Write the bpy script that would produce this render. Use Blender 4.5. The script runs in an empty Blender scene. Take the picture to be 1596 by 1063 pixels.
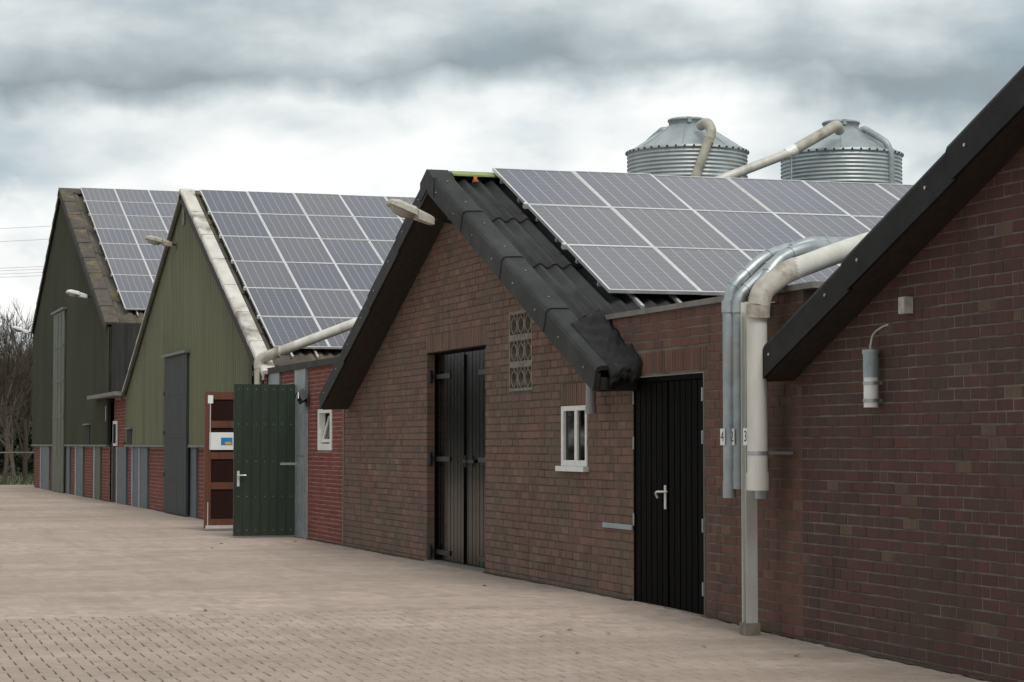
import bpy, math, random
import numpy as np
from mathutils import Matrix, Vector
R = random.Random(7)
S = bpy.context.scene
COL = S.collection
# ------------------------------------------------------------------ camera
FPX, IW, IH, HOR, VPX, EYE = 3400.0, 1596, 1063, 692.0, -300.0, 1.5
PCX, PCY = IW/2, IH/2
TH = math.atan((HOR-PCY)/FPX)                       # pitch up
YA = math.atan((PCX-VPX)*math.cos(TH)/FPX)          # angle between view and facade line
vF = np.array([-math.cos(YA), math.sin(YA), 0]); vR = np.array([math.sin(YA), math.cos(YA), 0]); vZ = np.array([0, 0, 1.0])
vC = math.cos(TH)*vF+math.sin(TH)*vZ; vU = -math.sin(TH)*vF+math.cos(TH)*vZ
CAM = np.array([15.834, -7.548, EYE])
def ray(x, y): return vC+vR*(x-PCX)/FPX+vU*(PCY-y)/FPX
def at(x, y, Y=0.0):                                # pixel -> point on the upright plane y=Y (the facades)
    r = ray(x, y); return CAM+r*((Y-CAM[1])/r[1])
def atd(x, y, d): return CAM+ray(x, y)*d            # pixel -> point at a given distance
def gnd(x, y, z=0.0):
    r = ray(x, y); return CAM+r*((z-CAM[2])/r[2])
def fx(x, Y=0.0): return at(x, 700, Y)[0]
cam = bpy.data.cameras.new('camera'); camo = bpy.data.objects.new('camera', cam); COL.objects.link(camo)
cam.sensor_width = 36; cam.lens = FPX/IW*36; cam.clip_start = 0.1; cam.clip_end = 5000
M = Matrix([[float(vR[i]), float(vU[i]), float(-vC[i]), float(CAM[i])] for i in range(3)]+[[0, 0, 0, 1]])
camo.matrix_world = M
S.camera = camo
# ------------------------------------------------------------------ sky and sun
SUN_EL, SUN_AZ = math.radians(52), math.atan2(0.04, 0.9)      # direction towards the sun, seen from above
wd = bpy.data.worlds.new('World'); S.world = wd; wd.use_nodes = True
nt = wd.node_tree; N = nt.nodes; L = nt.links
for n in list(N): N.remove(n)
def wn(t, **k):
    n = N.new(t)
    for a, b in k.items(): setattr(n, a, b)
    return n
out = wn('ShaderNodeOutputWorld'); bg = wn('ShaderNodeBackground'); bg.inputs[1].default_value = 0.1
sky = wn('ShaderNodeTexSky', sky_type='NISHITA', sun_disc=False, sun_elevation=SUN_EL, sun_rotation=math.pi/2-SUN_AZ)
tc = wn('ShaderNodeTexCoord')
def vmath(op, a, b=None):
    n = wn('ShaderNodeVectorMath', operation=op); L.new(a, n.inputs[0])
    if b is not None:
        if isinstance(b, (tuple, list)): n.inputs[1].default_value = b
        else: L.new(b, n.inputs[1])
    return n.outputs[0]
def wmath(op, a, b=None, c=None):
    n = wn('ShaderNodeMath', operation=op)
    for i, v in enumerate((a, b, c)):
        if v is None: continue
        if isinstance(v, (int, float)): n.inputs[i].default_value = v
        else: L.new(v, n.inputs[i])
    return n.outputs[0]
def wnoise(vec, sc, det, rough=0.55, dist=0.0):
    n = wn('ShaderNodeTexNoise'); L.new(vec, n.inputs['Vector']); n.inputs['Scale'].default_value = sc
    n.inputs['Detail'].default_value = det; n.inputs['Roughness'].default_value = rough; n.inputs['Distortion'].default_value = dist
    return n.outputs['Fac']
def wramp(f, stops):
    n = wn('ShaderNodeValToRGB'); L.new(f, n.inputs[0]); e = n.color_ramp.elements
    for i, (p, c) in enumerate(stops):
        el = e[i] if i < 2 else e.new(p)
        el.position = p; el.color = c if len(c) == 4 else (*c, 1)
    return n.outputs[0]
dirv = tc.outputs['Generated']
sq = vmath('MULTIPLY', dirv, (1, 1, 2.3))                         # clouds are wider than tall
big = wnoise(vmath('ADD', sq, (3.1, 0.7, 1.9)), 3.4, 5, 0.45, 0.2)
puff = wnoise(vmath('ADD', sq, (8.3, 2.2, 0.35)), 9.0, 9, 0.50, 0.1)
iso = vmath('MULTIPLY', dirv, (1, 1, 1.5))
cumn = wnoise(vmath('ADD', iso, (6.4, 2.7, 0.15)), 11.0, 10, 0.50, 0.1)          # heaped clouds with firm edges
sep = wn('ShaderNodeSeparateXYZ'); L.new(dirv, sep.inputs[0])
warp = wnoise(vmath('ADD', dirv, (1.2, 6.2, 1.3)), 6.0, 6, 0.5, 0.1)
elev = wmath('ADD', sep.outputs[2], wmath('MULTIPLY', wmath('SUBTRACT', warp, 0.5), 0.12))
band = wramp(elev, [(0.0, (0, 0, 0)), (0.140, (0, 0, 0)), (0.156, (1, 1, 1)), (0.180, (.4, .4, .4)), (0.205, (0, 0, 0)), (1.0, (0, 0, 0))])   # grey layer of stratus
shade = wmath('ADD', wmath('MULTIPLY', big, 0.40), wmath('MULTIPLY', puff, 0.60))
shade = wmath('SUBTRACT', shade, wmath("MULTIPLY", band, 0.22))
cl = wramp(shade, [(0.0, (1.9, 2.3, 2.45)), (0.30, (2.4, 2.85, 3.05)), (0.40, (3.6, 4.15, 4.35)), (0.47, (4.9, 5.4, 5.55)), (0.53, (6.2, 6.5, 6.55)), (0.60, (7.5, 7.65, 7.6)), (1.0, (8.3, 8.3, 8.2))])
lowm = wramp(sep.outputs[2], [(0.0, (1, 1, 1)), (0.11, (1, 1, 1)), (0.145, (0, 0, 0)), (1.0, (0, 0, 0))])
cum = wmath('MULTIPLY', wramp(cumn, [(0.0, (0, 0, 0)), (0.52, (0, 0, 0)), (0.555, (.5, .5, .5)), (0.66, (1, 1, 1)), (1.0, (1, 1, 1))]), lowm)
cmx = wn('ShaderNodeMix', data_type='RGBA'); L.new(cum, cmx.inputs[0]); L.new(cl, cmx.inputs[6]); cmx.inputs[7].default_value = (8.0, 8.05, 7.9, 1); cl = cmx.outputs[2]
cover = wramp(puff, [(0.0, (.80,)*3), (0.36, (.84,)*3), (0.46, (1, 1, 1)), (1.0, (1, 1, 1))])
mx = wn('ShaderNodeMix', data_type='RGBA'); L.new(cover, mx.inputs[0]); L.new(sky.outputs[0], mx.inputs[6]); L.new(cl, mx.inputs[7])
L.new(mx.outputs[2], bg.inputs[0]); L.new(bg.outputs[0], out.inputs[0])
sl = bpy.data.lights.new('sun', 'SUN'); sl.energy = 1.5; sl.angle = math.radians(22); sl.color = (1, .96, .9)
so = bpy.data.objects.new('sun', sl); COL.objects.link(so)
sd = Vector((math.cos(SUN_EL)*math.cos(SUN_AZ), math.cos(SUN_EL)*math.sin(SUN_AZ), math.sin(SUN_EL)))
so.rotation_euler = sd.to_track_quat('Z', 'Y').to_euler(); so.location = (0, -20, 40)
S.render.engine = 'CYCLES'
vs = S.view_settings; vs.view_transform = 'Standard'; vs.look = 'None'; vs.exposure = 0.4; vs.gamma = 1; vs.use_curve_mapping = False
S.render.resolution_x = 1024; S.render.resolution_y = 682
# ------------------------------------------------------------------ materials
MATS = {}
def newmat(name):
    m = bpy.data.materials.new(name); m.use_nodes = True; MATS[name] = m
    return m, m.node_tree.nodes, m.node_tree.links, m.node_tree.nodes['Principled BSDF']
def ramp(nd, lk, fac, stops):
    n = nd.new('ShaderNodeValToRGB'); lk.new(fac, n.inputs[0]); e = n.color_ramp.elements
    for i, (p, c) in enumerate(stops):
        el = e[i] if i < 2 else e.new(p)
        el.position = p; el.color = (*c, 1)
    return n.outputs[0]
def noise(nd, lk, vec, sc, det=6, rough=.6):
    n = nd.new('ShaderNodeTexNoise'); lk.new(vec, n.inputs['Vector'])
    n.inputs['Scale'].default_value = sc; n.inputs['Detail'].default_value = det; n.inputs['Roughness'].default_value = rough
    return n.outputs['Fac']
def mixc(nd, lk, fac, a, b, blend='MIX'):
    n = nd.new('ShaderNodeMix'); n.data_type = 'RGBA'; n.blend_type = blend
    for v, i in ((fac, 0), (a, 6), (b, 7)):
        if isinstance(v, (int, float)): n.inputs[i].default_value = v
        elif isinstance(v, tuple): n.inputs[i].default_value = (*v, 1)
        else: lk.new(v, n.inputs[i])
    return n.outputs[2]
def worldpos(nd): return nd.new('ShaderNodeNewGeometry').outputs['Position']
def scaled(nd, lk, vec, s):
    n = nd.new('ShaderNodeVectorMath'); n.operation = 'MULTIPLY'; lk.new(vec, n.inputs[0]); n.inputs[1].default_value = s
    return n.outputs[0]
def bump(nd, lk, b, h, strength, dist=.01):
    n = nd.new('ShaderNodeBump'); n.inputs['Strength'].default_value = strength; n.inputs['Distance'].default_value = dist
    lk.new(h, n.inputs['Height']); lk.new(n.outputs[0], b.inputs['Normal'])
def mat(name, c1, c2=None, rough=.6, metal=0.0, sc=6.0, stretch=(1, 1, 1), bmp=.15, bsc=60.0, c3=None, spec=.5, rvar=.15):
    m, nd, lk, b = newmat(name); p = worldpos(nd); ps = scaled(nd, lk, p, stretch)
    f = noise(nd, lk, ps, sc)
    c2 = c2 or tuple(v*.7 for v in c1)
    col = ramp(nd, lk, f, [(.32, c2), (.62, c1)])
    if c3:
        f2 = noise(nd, lk, ps, sc*.37, 8, .7); k = ramp(nd, lk, f2, [(.52, (0, 0, 0)), (.66, (1, 1, 1))])
        col = mixc(nd, lk, k, col, c3)
    lk.new(col, b.inputs['Base Color']); b.inputs['Metallic'].default_value = metal
    b.inputs['Specular IOR Level'].default_value = spec
    g = noise(nd, lk, ps, sc*2.3)
    mr = nd.new('ShaderNodeMapRange'); lk.new(g, mr.inputs[0]); mr.inputs[3].default_value = max(.03, rough-rvar); mr.inputs[4].default_value = min(1, rough+rvar)
    lk.new(mr.outputs[0], b.inputs['Roughness'])
    if bmp: bump(nd, lk, b, noise(nd, lk, p, bsc, 4), bmp, .006)
    return m
def brickmat(name, src, stops, stain, stain_col, joint=None):
    """tone per brick from Object Info (single bricks) or from the mesh attribute 'tone' (joined bricks)"""
    m, nd, lk, b = newmat(name); p = worldpos(nd)
    if src == 'obj': t = nd.new('ShaderNodeObjectInfo').outputs['Random']
    else:
        a = nd.new('ShaderNodeAttribute'); a.attribute_name = 'tone'; t = a.outputs['Fac']
    col = ramp(nd, lk, t, stops)
    f = noise(nd, lk, p, 38, 6, .7)
    col = mixc(nd, lk, ramp(nd, lk, f, [(.3, (0, 0, 0)), (.75, (.55,)*3)]), col, tuple(v*.62 for v in stops[1][1]))
    g = noise(nd, lk, scaled(nd, lk, p, (.7, .7, 1.0)), 1.3, 8, .65)
    k = ramp(nd, lk, g, [(.44, (0, 0, 0)), (.66, (stain,)*3)])
    col = mixc(nd, lk, k, col, stain_col)
    g2 = noise(nd, lk, scaled(nd, lk, p, (2.5, 2.5, .35)), 2.2, 7, .65)
    k2 = ramp(nd, lk, g2, [(.52, (0, 0, 0)), (.70, (.5,)*3)])
    col = mixc(nd, lk, k2, col, tuple(v*.5 for v in stain_col))
    lk.new(col, b.inputs['Base Color']); b.inputs['Roughness'].default_value = .88; b.inputs['Specular IOR Level'].default_value = .25
    bump(nd, lk, b, noise(nd, lk, p, 90, 5, .7), .5, .006)
    return m
near_st = [(0, (0.074, 0.042, 0.039)), (.2, (0.108, 0.048, 0.042)), (.4, (0.087, 0.047, 0.043)), (.6, (0.123, 0.051, 0.043)), (.78, (0.098, 0.055, 0.046)), (.93, (0.081, 0.049, 0.045)), (.965, (0.106, 0.064, 0.051)), (.98, (0.154, 0.111, 0.078)), (1, (0.138, 0.095, 0.066))]
mid_st = [(0, (.132, .080, .062)), (.2, (.205, .118, .092)), (.4, (.150, .090, .070)), (.6, (.235, .128, .100)), (.8, (.170, .102, .078)), (.93, (.115, .076, .062)), (1, (.24, .165, .12))]
link_st = [(0, (0.110, 0.058, 0.044)), (.25, (0.168, 0.082, 0.061)), (.5, (0.137, 0.065, 0.053)), (.75, (0.189, 0.086, 0.061)), (.93, (0.105, 0.063, 0.050)), (1, (0.210, 0.126, 0.079))]
red_st = [(0, (.15, .045, .036)), (.3, (.22, .062, .047)), (.6, (.18, .052, .042)), (1, (.27, .082, .058))]
for nm, st, sk, sc_ in (('near', near_st, .5, (.07, .058, .045)), ('mid', mid_st, .62, (.125, .104, .074)), ('link', link_st, .55, (.075, .062, .048)), ('red', red_st, .35, (.12, .05, .04))):
    brickmat('brick_'+nm, 'obj', st, sk, sc_); brickmat('bricks_'+nm, 'attr', st, sk, sc_)
mat('mortar_near', (.175, .15, .13), (.085, .07, .06), .95, sc=3, bmp=.5, spec=.1)
mat('mortar_mid', (.115, .10, .08), (.055, .047, .038), .95, sc=3, bmp=.5, spec=.1)
mat('mortar_red', (.34, .26, .22), (.22, .15, .13), .95, sc=3, bmp=.5, spec=.1)
mat('verge', (.030, .030, .030), (.019, .019, .019), .62, sc=3, bmp=.7, bsc=95, c3=(.042, .042, .042), rvar=.1, spec=.2)
mat('verge_shaded', (.018, .018, .018), (.011, .011, .011), .62, sc=3, bmp=.7, bsc=95, c3=(.025, .025, .025), rvar=.1, spec=.15)  # darker copy of verge: shade on the near front faces put into the colour
mat('sheet_black', (.034, .035, .035), (.021, .021, .022), .6, sc=2.5, bmp=.3, bsc=120, c3=(.042, .042, .041), rvar=.1, spec=.16)
mat('felt', (.018, .018, .018), (.010, .010, .010), .8, sc=8, bmp=.5, bsc=70, spec=.2)
mat('soffit', (.030, .022, .016), (.014, .011, .009), .75, sc=5, stretch=(.4, 4, 4), bmp=.3)
mat('inside', (.02, .018, .016), None, .9, bmp=0)
mat('screw', (.6, .6, .6), None, .35, 1.0, bmp=0)
mat('galv', (.44, .47, .48), (.30, .33, .345), .45, .75, sc=9, c3=(.36, .38, .38), bmp=.08)
mat('galv_flat', (.36, .40, .42), (.25, .285, .30), .55, .35, sc=7, c3=(.30, .32, .31), bmp=.08)
mat('silo_metal', (.43, .47, .475), (.33, .37, .38), .52, .6, sc=3.5, stretch=(1, 1, .4), c3=(.30, .31, .30), bmp=.1)
mat('pvc', (.62, .605, .56), (.48, .465, .42), .45, sc=4, stretch=(1, 1, .3), c3=(.36, .34, .29), bmp=.05)
mat('pvc_dirty', (.44, .415, .355), (.30, .28, .235), .55, sc=7, c3=(.20, .175, .13), bmp=.1)
mat('pvc_grey', (.30, .31, .32), (.22, .23, .24), .5, sc=4, bmp=.05)
mat('steel_post', (.60, .60, .56), (.44, .44, .40), .6, .2, sc=3, stretch=(1, 1, .25), c3=(.32, .30, .23), bmp=.1)
mat('white_paint', (.76, .76, .74), (.64, .64, .61), .45, sc=12, bmp=.05)
mat('lamp_shell', (.50, .48, .42), (.33, .31, .26), .5, sc=18, c3=(.30, .28, .22), bmp=.1)
mat('lamp_white', (.75, .76, .76), (.6, .61, .6), .45, sc=9, bmp=.05)
mat('black_gloss', (.005, .005, .005), (.003, .003, .003), .16, sc=4, bmp=.12, bsc=9, rvar=.06, spec=.2)
mat('black_door', (.0045, .0042, .004), (.002, .002, .002), .6, sc=5, stretch=(3, 3, .4), bmp=.2, spec=.03)
mat('green_siding', (.148, .155, .082), (.118, .125, .066), .6, sc=1.6, stretch=(1, 1, .2), c3=(.105, .110, .060), bmp=.05)
mat('olive_siding', (.052, .056, .032), (.038, .041, .024), .65, sc=1.2, stretch=(1, 1, .2), c3=(.060, .060, .036), bmp=.05, spec=.25)
mat('slate_door', (.040, .047, .048), (.032, .038, .039), .6, sc=4, stretch=(2, 2, .3), bmp=.1, spec=.25)
mat('palegreen_door', (.085, .098, .062), (.06, .07, .045), .6, sc=5, stretch=(1, 1, .3), c3=(.12, .125, .09), bmp=.1)
mat('bluegrey_panel', (.095, .112, .128), (.07, .084, .096), .55, sc=4, bmp=.1)
mat('flashing', (.17, .17, .155), (.11, .11, .10), .6, sc=5, bmp=.1)
mat('green_door', (.016, .030, .018), (.011, .021, .012), .45, sc=4, stretch=(2, 2, .3), bmp=.15)
mat('brown_wood', (.125, .042, .022), (.085, .030, .016), .5, sc=6, stretch=(3, 3, .3), bmp=.15)
mat('white_verge', (.62, .59, .54), (.48, .45, .40), .8, sc=2.5, c3=(.20, .18, .15), bmp=.3)
mat('moss_verge', (.085, .072, .055), (.05, .043, .034), .9, sc=4, c3=(.19, .145, .055), bmp=.5)
mat('sheet_asbestos', (.10, .088, .07), (.06, .053, .043), .9, sc=2.5, c3=(.15, .12, .06), bmp=.4)
mat('sheet_dark', (.028, .028, .028), (.018, .018, .018), .8, sc=4, stretch=(1, 1, .3), c3=(.05, .05, .047), bmp=.3)
mat('alu', (.72, .72, .70), (.62, .62, .60), .35, .5, sc=10, bmp=0)
mat('coping', (.20, .185, .165), (.13, .12, .105), .7, sc=4, bmp=.2)
mat('concrete', (.22, .195, .15), (.13, .115, .09), .9, sc=9, bmp=.4)
mat('lime', (.25, .31, .10), (.17, .22, .07), .6, sc=6, bmp=.1)
mat('orange', (.55, .17, .03), None, .7, bmp=0)
mat('red_cloth', (.42, .02, .02), None, .7, bmp=0)
mat('sign_white', (.78, .78, .78), (.72, .72, .72), .4, bmp=0)
mat('sign_blue', (.03, .24, .52), None, .4, bmp=0)
mat('sign_yellow', (.65, .50, .08), None, .4, bmp=0)
mat('ink', (.01, .01, .01), None, .6, bmp=0)
mat('dark_metal', (.03, .03, .03), None, .5, .3, bmp=0)
mat('wire', (.10, .11, .12), None, .6, bmp=0)
mat('bark', (.095, .074, .052), (.055, .043, .032), .9, sc=8, bmp=.3)
mat('leaf_dark', (.026, .036, .016), (.016, .024, .010), .7, sc=3, bmp=0)
mat('leaf_mid', (.050, .060, .024), (.03, .04, .016), .7, sc=3, bmp=0)
mat('dry_leaf', (.20, .085, .03), (.12, .05, .02), .8, bmp=0)
mat('grass', (.075, .085, .035), (.045, .055, .022), .9, sc=1.5, bmp=.3)
mat('earth', (.09, .085, .05), (.06, .065, .033), .95, sc=.3, bmp=.3)
mat('sand_joint', (.10, .078, .058), (.055, .044, .034), .95, sc=8, bmp=.3, spec=.1)
def glassmat(name, c, rough):
    m, nd, lk, b = newmat(name); nd.remove(b); o_ = nd['Material Output']
    tr = nd.new('ShaderNodeBsdfTransparent'); tr.inputs[0].default_value = (*c, 1); gl_ = nd.new('ShaderNodeBsdfGlossy'); gl_.inputs['Roughness'].default_value = rough
    fr_ = nd.new('ShaderNodeFresnel'); fr_.inputs[0].default_value = 1.45; mx_ = nd.new('ShaderNodeMixShader')
    lk.new(fr_.outputs[0], mx_.inputs[0]); lk.new(tr.outputs[0], mx_.inputs[1]); lk.new(gl_.outputs[0], mx_.inputs[2]); lk.new(mx_.outputs[0], o_.inputs[0])
glassmat('glass', (.42, .44, .44), .04)
m, nd, lk, b = newmat('lens'); b.inputs['Base Color'].default_value = (.55, .55, .52, 1); b.inputs['Roughness'].default_value = .25
b.inputs['Transmission Weight'].default_value = .4
m, nd, lk, b = newmat('dark_pane'); b.inputs['Base Color'].default_value = (.028, .013, .011, 1); b.inputs['Roughness'].default_value = .12
# paving: one colour law for loose pavers (Object Info), joined pavers (attribute) and the far paving (noise)
def pavemat(name, src):
    m, nd, lk, b = newmat(name); p = worldpos(nd)
    if src == 'obj': t = nd.new('ShaderNodeObjectInfo').outputs['Random']
    elif src == 'attr':
        a = nd.new('ShaderNodeAttribute'); a.attribute_name = 'tone'; t = a.outputs['Fac']
    else:
        n = nd.new('ShaderNodeTexBrick'); lk.new(scaled(nd, lk, p, (1, 1, 0)), n.inputs['Vector'])
        n.offset = .5; n.inputs['Scale'].default_value = 1; n.inputs['Mortar Size'].default_value = .002
        n.inputs['Brick Width'].default_value = .21; n.inputs['Row Height'].default_value = .105
        n.inputs['Color1'].default_value = (0.0, 0, 0, 1); n.inputs['Color2'].default_value = (.9, .9, .9, 1); n.inputs['Mortar'].default_value = (0, 0, 0, 1)
        t = n.outputs['Color']
    col = ramp(nd, lk, t, [(0, (.385, .302, .252)), (.25, (.52, .412, .348)), (.5, (.44, .346, .290)), (.75, (.55, .437, .370)), (.975, (.48, .378, .318)), (.985, (.60, .43, .41)), (1, (.62, .45, .43))])
    f = noise(nd, lk, scaled(nd, lk, p, (1, .3, 1)), .32, 9, .62)
    col = mixc(nd, lk, ramp(nd, lk, f, [(.40, (0, 0, 0)), (.62, (.85,)*3)]), col, (.348, .280, .230))
    f2 = noise(nd, lk, scaled(nd, lk, p, (1, .35, 1)), 1.4, 10, .72)
    col = mixc(nd, lk, ramp(nd, lk, f2, [(.47, (0, 0, 0)), (.72, (.8,)*3)]), col, (.275, .220, .182))
    f4 = noise(nd, lk, scaled(nd, lk, p, (.22, 1.6, 1)), 1.1, 8, .66)          # wheel tracks along the barns
    col = mixc(nd, lk, ramp(nd, lk, f4, [(.50, (0, 0, 0)), (.74, (.65,)*3)]), col, (.27, .222, .178))
    f5 = noise(nd, lk, p, 3.4, 8, .7)
    col = mixc(nd, lk, ramp(nd, lk, f5, [(.54, (0, 0, 0)), (.74, (.55,)*3)]), col, (.56, .465, .395))
    f3 = noise(nd, lk, p, 130, 3, .7)
    col = mixc(nd, lk, ramp(nd, lk, f3, [(.35, (.6,)*3), (.6, (0, 0, 0))]), col, (.22, .18, .145))
    lk.new(col, b.inputs['Base Color']); b.inputs['Roughness'].default_value = .92; b.inputs['Specular IOR Level'].default_value = .2
    bump(nd, lk, b, noise(nd, lk, p, 110, 4, .7), .45, .006)
    return m
pavemat('paver', 'obj'); pavemat('pavers', 'attr'); pavemat('paving_far', 'brick')
# photovoltaic sheet: cell columns and rows drawn in UV (printed cells under glass)
m, nd, lk, b = newmat('pv_cells')
uv = nd.new('ShaderNodeUVMap').outputs[0]; sx = nd.new('ShaderNodeSeparateXYZ'); lk.new(uv, sx.inputs[0])
def mm(op, a, bb=None):
    n = nd.new('ShaderNodeMath'); n.operation = op
    for i, v in enumerate((a, bb)):
        if v is None: continue
        if isinstance(v, (int, float)): n.inputs[i].default_value = v
        else: lk.new(v, n.inputs[i])
    return n.outputs[0]
def lines(coord, n, w):
    fr = mm('FRACT', mm('MULTIPLY', coord, n)); d = mm('MINIMUM', fr, mm('SUBTRACT', 1.0, fr)); return mm('LESS_THAN', d, w)
col_l = lines(sx.outputs[0], 6, .045); row_l = lines(sx.outputs[1], 10, .022); bus = lines(sx.outputs[0], 18, .045); fing = lines(sx.outputs[1], 40, .12)
oi = nd.new('ShaderNodeObjectInfo').outputs['Random']
pcol = ramp(nd, lk, oi, [(0, (.068, .069, .100)), (.3, (.098, .090, .102)), (.6, (.078, .080, .114)), (1, (.106, .098, .112))])
pn = noise(nd, lk, worldpos(nd), 5, 4); pcol = mixc(nd, lk, mm('MULTIPLY', pn, .5), pcol, (.085, .085, .10))
pcol = mixc(nd, lk, mm('MULTIPLY', fing, .28), pcol, (.24, .24, .26)); pcol = mixc(nd, lk, mm('MULTIPLY', bus, .12), pcol, (.3, .3, .3))
pcol = mixc(nd, lk, mm('MULTIPLY', row_l, .35), pcol, (.36, .36, .37)); pcol = mixc(nd, lk, mm('MULTIPLY', col_l, .6), pcol, (.34, .34, .35))
lk.new(pcol, b.inputs['Base Color']); b.inputs['Roughness'].default_value = .16; b.inputs['IOR'].default_value = 1.34
# ------------------------------------------------------------------ mesh helpers
class MB:
    def __init__(s): s.v = []; s.f = []; s.tone = None; s.sm = []
    def add(s, vs, fs, smooth=False):
        o = len(s.v); s.v += [tuple(map(float, p)) for p in vs]; s.f += [tuple(i+o for i in f) for f in fs]; s.sm += [smooth]*len(fs)
        return s
    def box(s, a, b):
        x0, y0, z0 = a; x1, y1, z1 = b
        return s.add([(x0, y0, z0), (x1, y0, z0), (x1, y1, z0), (x0, y1, z0), (x0, y0, z1), (x1, y0, z1), (x1, y1, z1), (x0, y1, z1)],
                     [(0, 3, 2, 1), (4, 5, 6, 7), (0, 1, 5, 4), (1, 2, 6, 5), (2, 3, 7, 6), (3, 0, 4, 7)])
    def obox(s, c, ax, ay, az):           # oriented box: centre and three half-axes
        c, ax, ay, az = map(np.array, (c, ax, ay, az)); P = []
        for k in (-1, 1):
            for i, j in ((-1, -1), (1, -1), (1, 1), (-1, 1)): P.append(c+ax*i+ay*j+az*k)
        return s.add(P, [(0, 3, 2, 1), (4, 5, 6, 7), (0, 1, 5, 4), (1, 2, 6, 5), (2, 3, 7, 6), (3, 0, 4, 7)])
    def prism(s, poly, y0, y1):           # polygon in XZ pulled along Y
        n = len(poly); P = [(x, y0, z) for x, z in poly]+[(x, y1, z) for x, z in poly]
        return s.add(P, [tuple(range(n))[::-1], tuple(range(n, 2*n))]+[(i, (i+1) % n, n+(i+1) % n, n+i) for i in range(n)])
    def tube(s, pts, r, n=12, cap=True, radii=None, smooth=True):
        pts = [np.array(p, float) for p in pts]; rings = []; up = None
        for i, p in enumerate(pts):
            a = pts[max(0, i-1)]; c = pts[min(len(pts)-1, i+1)]; t = (c-a)/max(1e-9, np.linalg.norm(c-a))
            if up is None:
                up = np.array([0, 0, 1.0]) if abs(t[2]) < .9 else np.array([1.0, 0, 0])
            e = up-t*(up@t); e /= np.linalg.norm(e); up = e; g = np.cross(t, e); rr = radii[i] if radii else r
            rings.append([p+(e*math.cos(2*math.pi*k/n)+g*math.sin(2*math.pi*k/n))*rr for k in range(n)])
        V = [q for rg in rings for q in rg]; m_ = len(pts)
        Fs = [(i*n+k, i*n+(k+1) % n, (i+1)*n+(k+1) % n, (i+1)*n+k) for i in range(m_-1) for k in range(n)]
        s.add(V, Fs, smooth)
        if cap: s.add(rings[0], [tuple(range(n))[::-1]]); s.add(rings[-1], [tuple(range(n))])
        return s
    def lathe(s, prof, c, n=48, smooth=True):
        V = []
        for r, z in prof:
            for k in range(n): V.append((c[0]+r*math.cos(2*math.pi*k/n), c[1]+r*math.sin(2*math.pi*k/n), c[2]+z))
        return s.add(V, [(i*n+k, i*n+(k+1) % n, (i+1)*n+(k+1) % n, (i+1)*n+k) for i in range(len(prof)-1) for k in range(n)], smooth)
    def mesh(s, name):
        me = bpy.data.meshes.new(name); me.from_pydata(s.v, [], s.f); me.update()
        me.polygons.foreach_set('use_smooth', s.sm)
        if s.tone is not None:
            a = me.attributes.new('tone', 'FLOAT', 'POINT'); a.data.foreach_set('value', s.tone)
        return me
    def build(s, name, material, parent=None, kind=None, origin=None):
        if parent is not None:
            o_ = wloc(parent)
        else:
            o_ = Vector(origin) if origin is not None else Vector((0, 0, 0))
        if o_.length: s.v = [(x-o_[0], y-o_[1], z-o_[2]) for x, y, z in s.v]
        me = s.mesh(name); me.materials.append(MATS[material])
        return link(name, me, parent, None if parent is not None else o_, kind)
WL = {}
def wloc(o): return WL[o]
def link(name, me, parent=None, loc=None, kind=None):
    o = bpy.data.objects.new(name, me); COL.objects.link(o)
    if parent is not None: o.parent = parent; WL[o] = WL[parent]
    else:
        o.location = loc if loc is not None else (0, 0, 0); WL[o] = Vector(o.location)
    if kind: o['kind'] = kind
    return o
def tag(o, label, cat, group=None):
    o['label'] = label; o['category'] = cat
    if group: o['group'] = group
    return o
def thing(name, label, cat, loc, group=None):
    o = bpy.data.objects.new(name, None); COL.objects.link(o); o.location = loc; WL[o] = Vector(loc); o.empty_display_size = .2
    return tag(o, label, cat, group)
def smooth_path(pts, k=6):
    """rounded corners along a poly-line"""
    P = [np.array(p, float) for p in pts]; o = [P[0]]
    for i in range(1, len(P)-1):
        a, b_, c = P[i-1], P[i], P[i+1]; d = min(np.linalg.norm(a-b_), np.linalg.norm(c-b_))*.45
        p0 = b_+(a-b_)/np.linalg.norm(a-b_)*d; p1 = b_+(c-b_)/np.linalg.norm(c-b_)*d
        for t in np.linspace(0, 1, k): o.append((1-t)**2*p0+2*t*(1-t)*b_+t*t*p1)
    o.append(P[-1]); return o
# ---- brick walls
COURSE, BL = .0835, .222
BRICKMESH = {}
def brick_mesh(matname, k):
    key = (matname, k)
    if key not in BRICKMESH:
        r = random.Random(k*13+5); j = lambda a: r.uniform(-a, a)
        hh = COURSE/2-.0055; q = .003
        # unit length in x, chamfered front face
        V = [(-.5, .11, -hh), (.5, .11, -hh), (.5, .11, hh), (-.5, .11, hh),
             (-.5+j(.012), 0, -hh+j(.003)), (.5+j(.012), 0, -hh+j(.003)), (.5+j(.012), 0, hh+j(.003)), (-.5+j(.012), 0, hh+j(.003)),
             (-.5+.02, -q+j(.0015), -hh+q+j(.001)), (.5-.02, -q+j(.0015), -hh+q+j(.001)), (.5-.02, -q+j(.0015), hh-q+j(.001)), (-.5+.02, -q+j(.0015), hh-q+j(.001))]
        Fs = [(4, 0, 3, 7), (1, 5, 6, 2), (0, 4, 5, 1), (7, 3, 2, 6), (8, 9, 10, 11), (4, 8, 11, 7), (9, 5, 6, 10), (4, 5, 9, 8), (11, 10, 6, 7)]
        me = bpy.data.meshes.new('brick'); me.from_pydata(V, [], [f[::-1] for f in Fs]); me.update(); me.materials.append(MATS[matname])
        BRICKMESH[key] = me
    return BRICKMESH[key]
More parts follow.
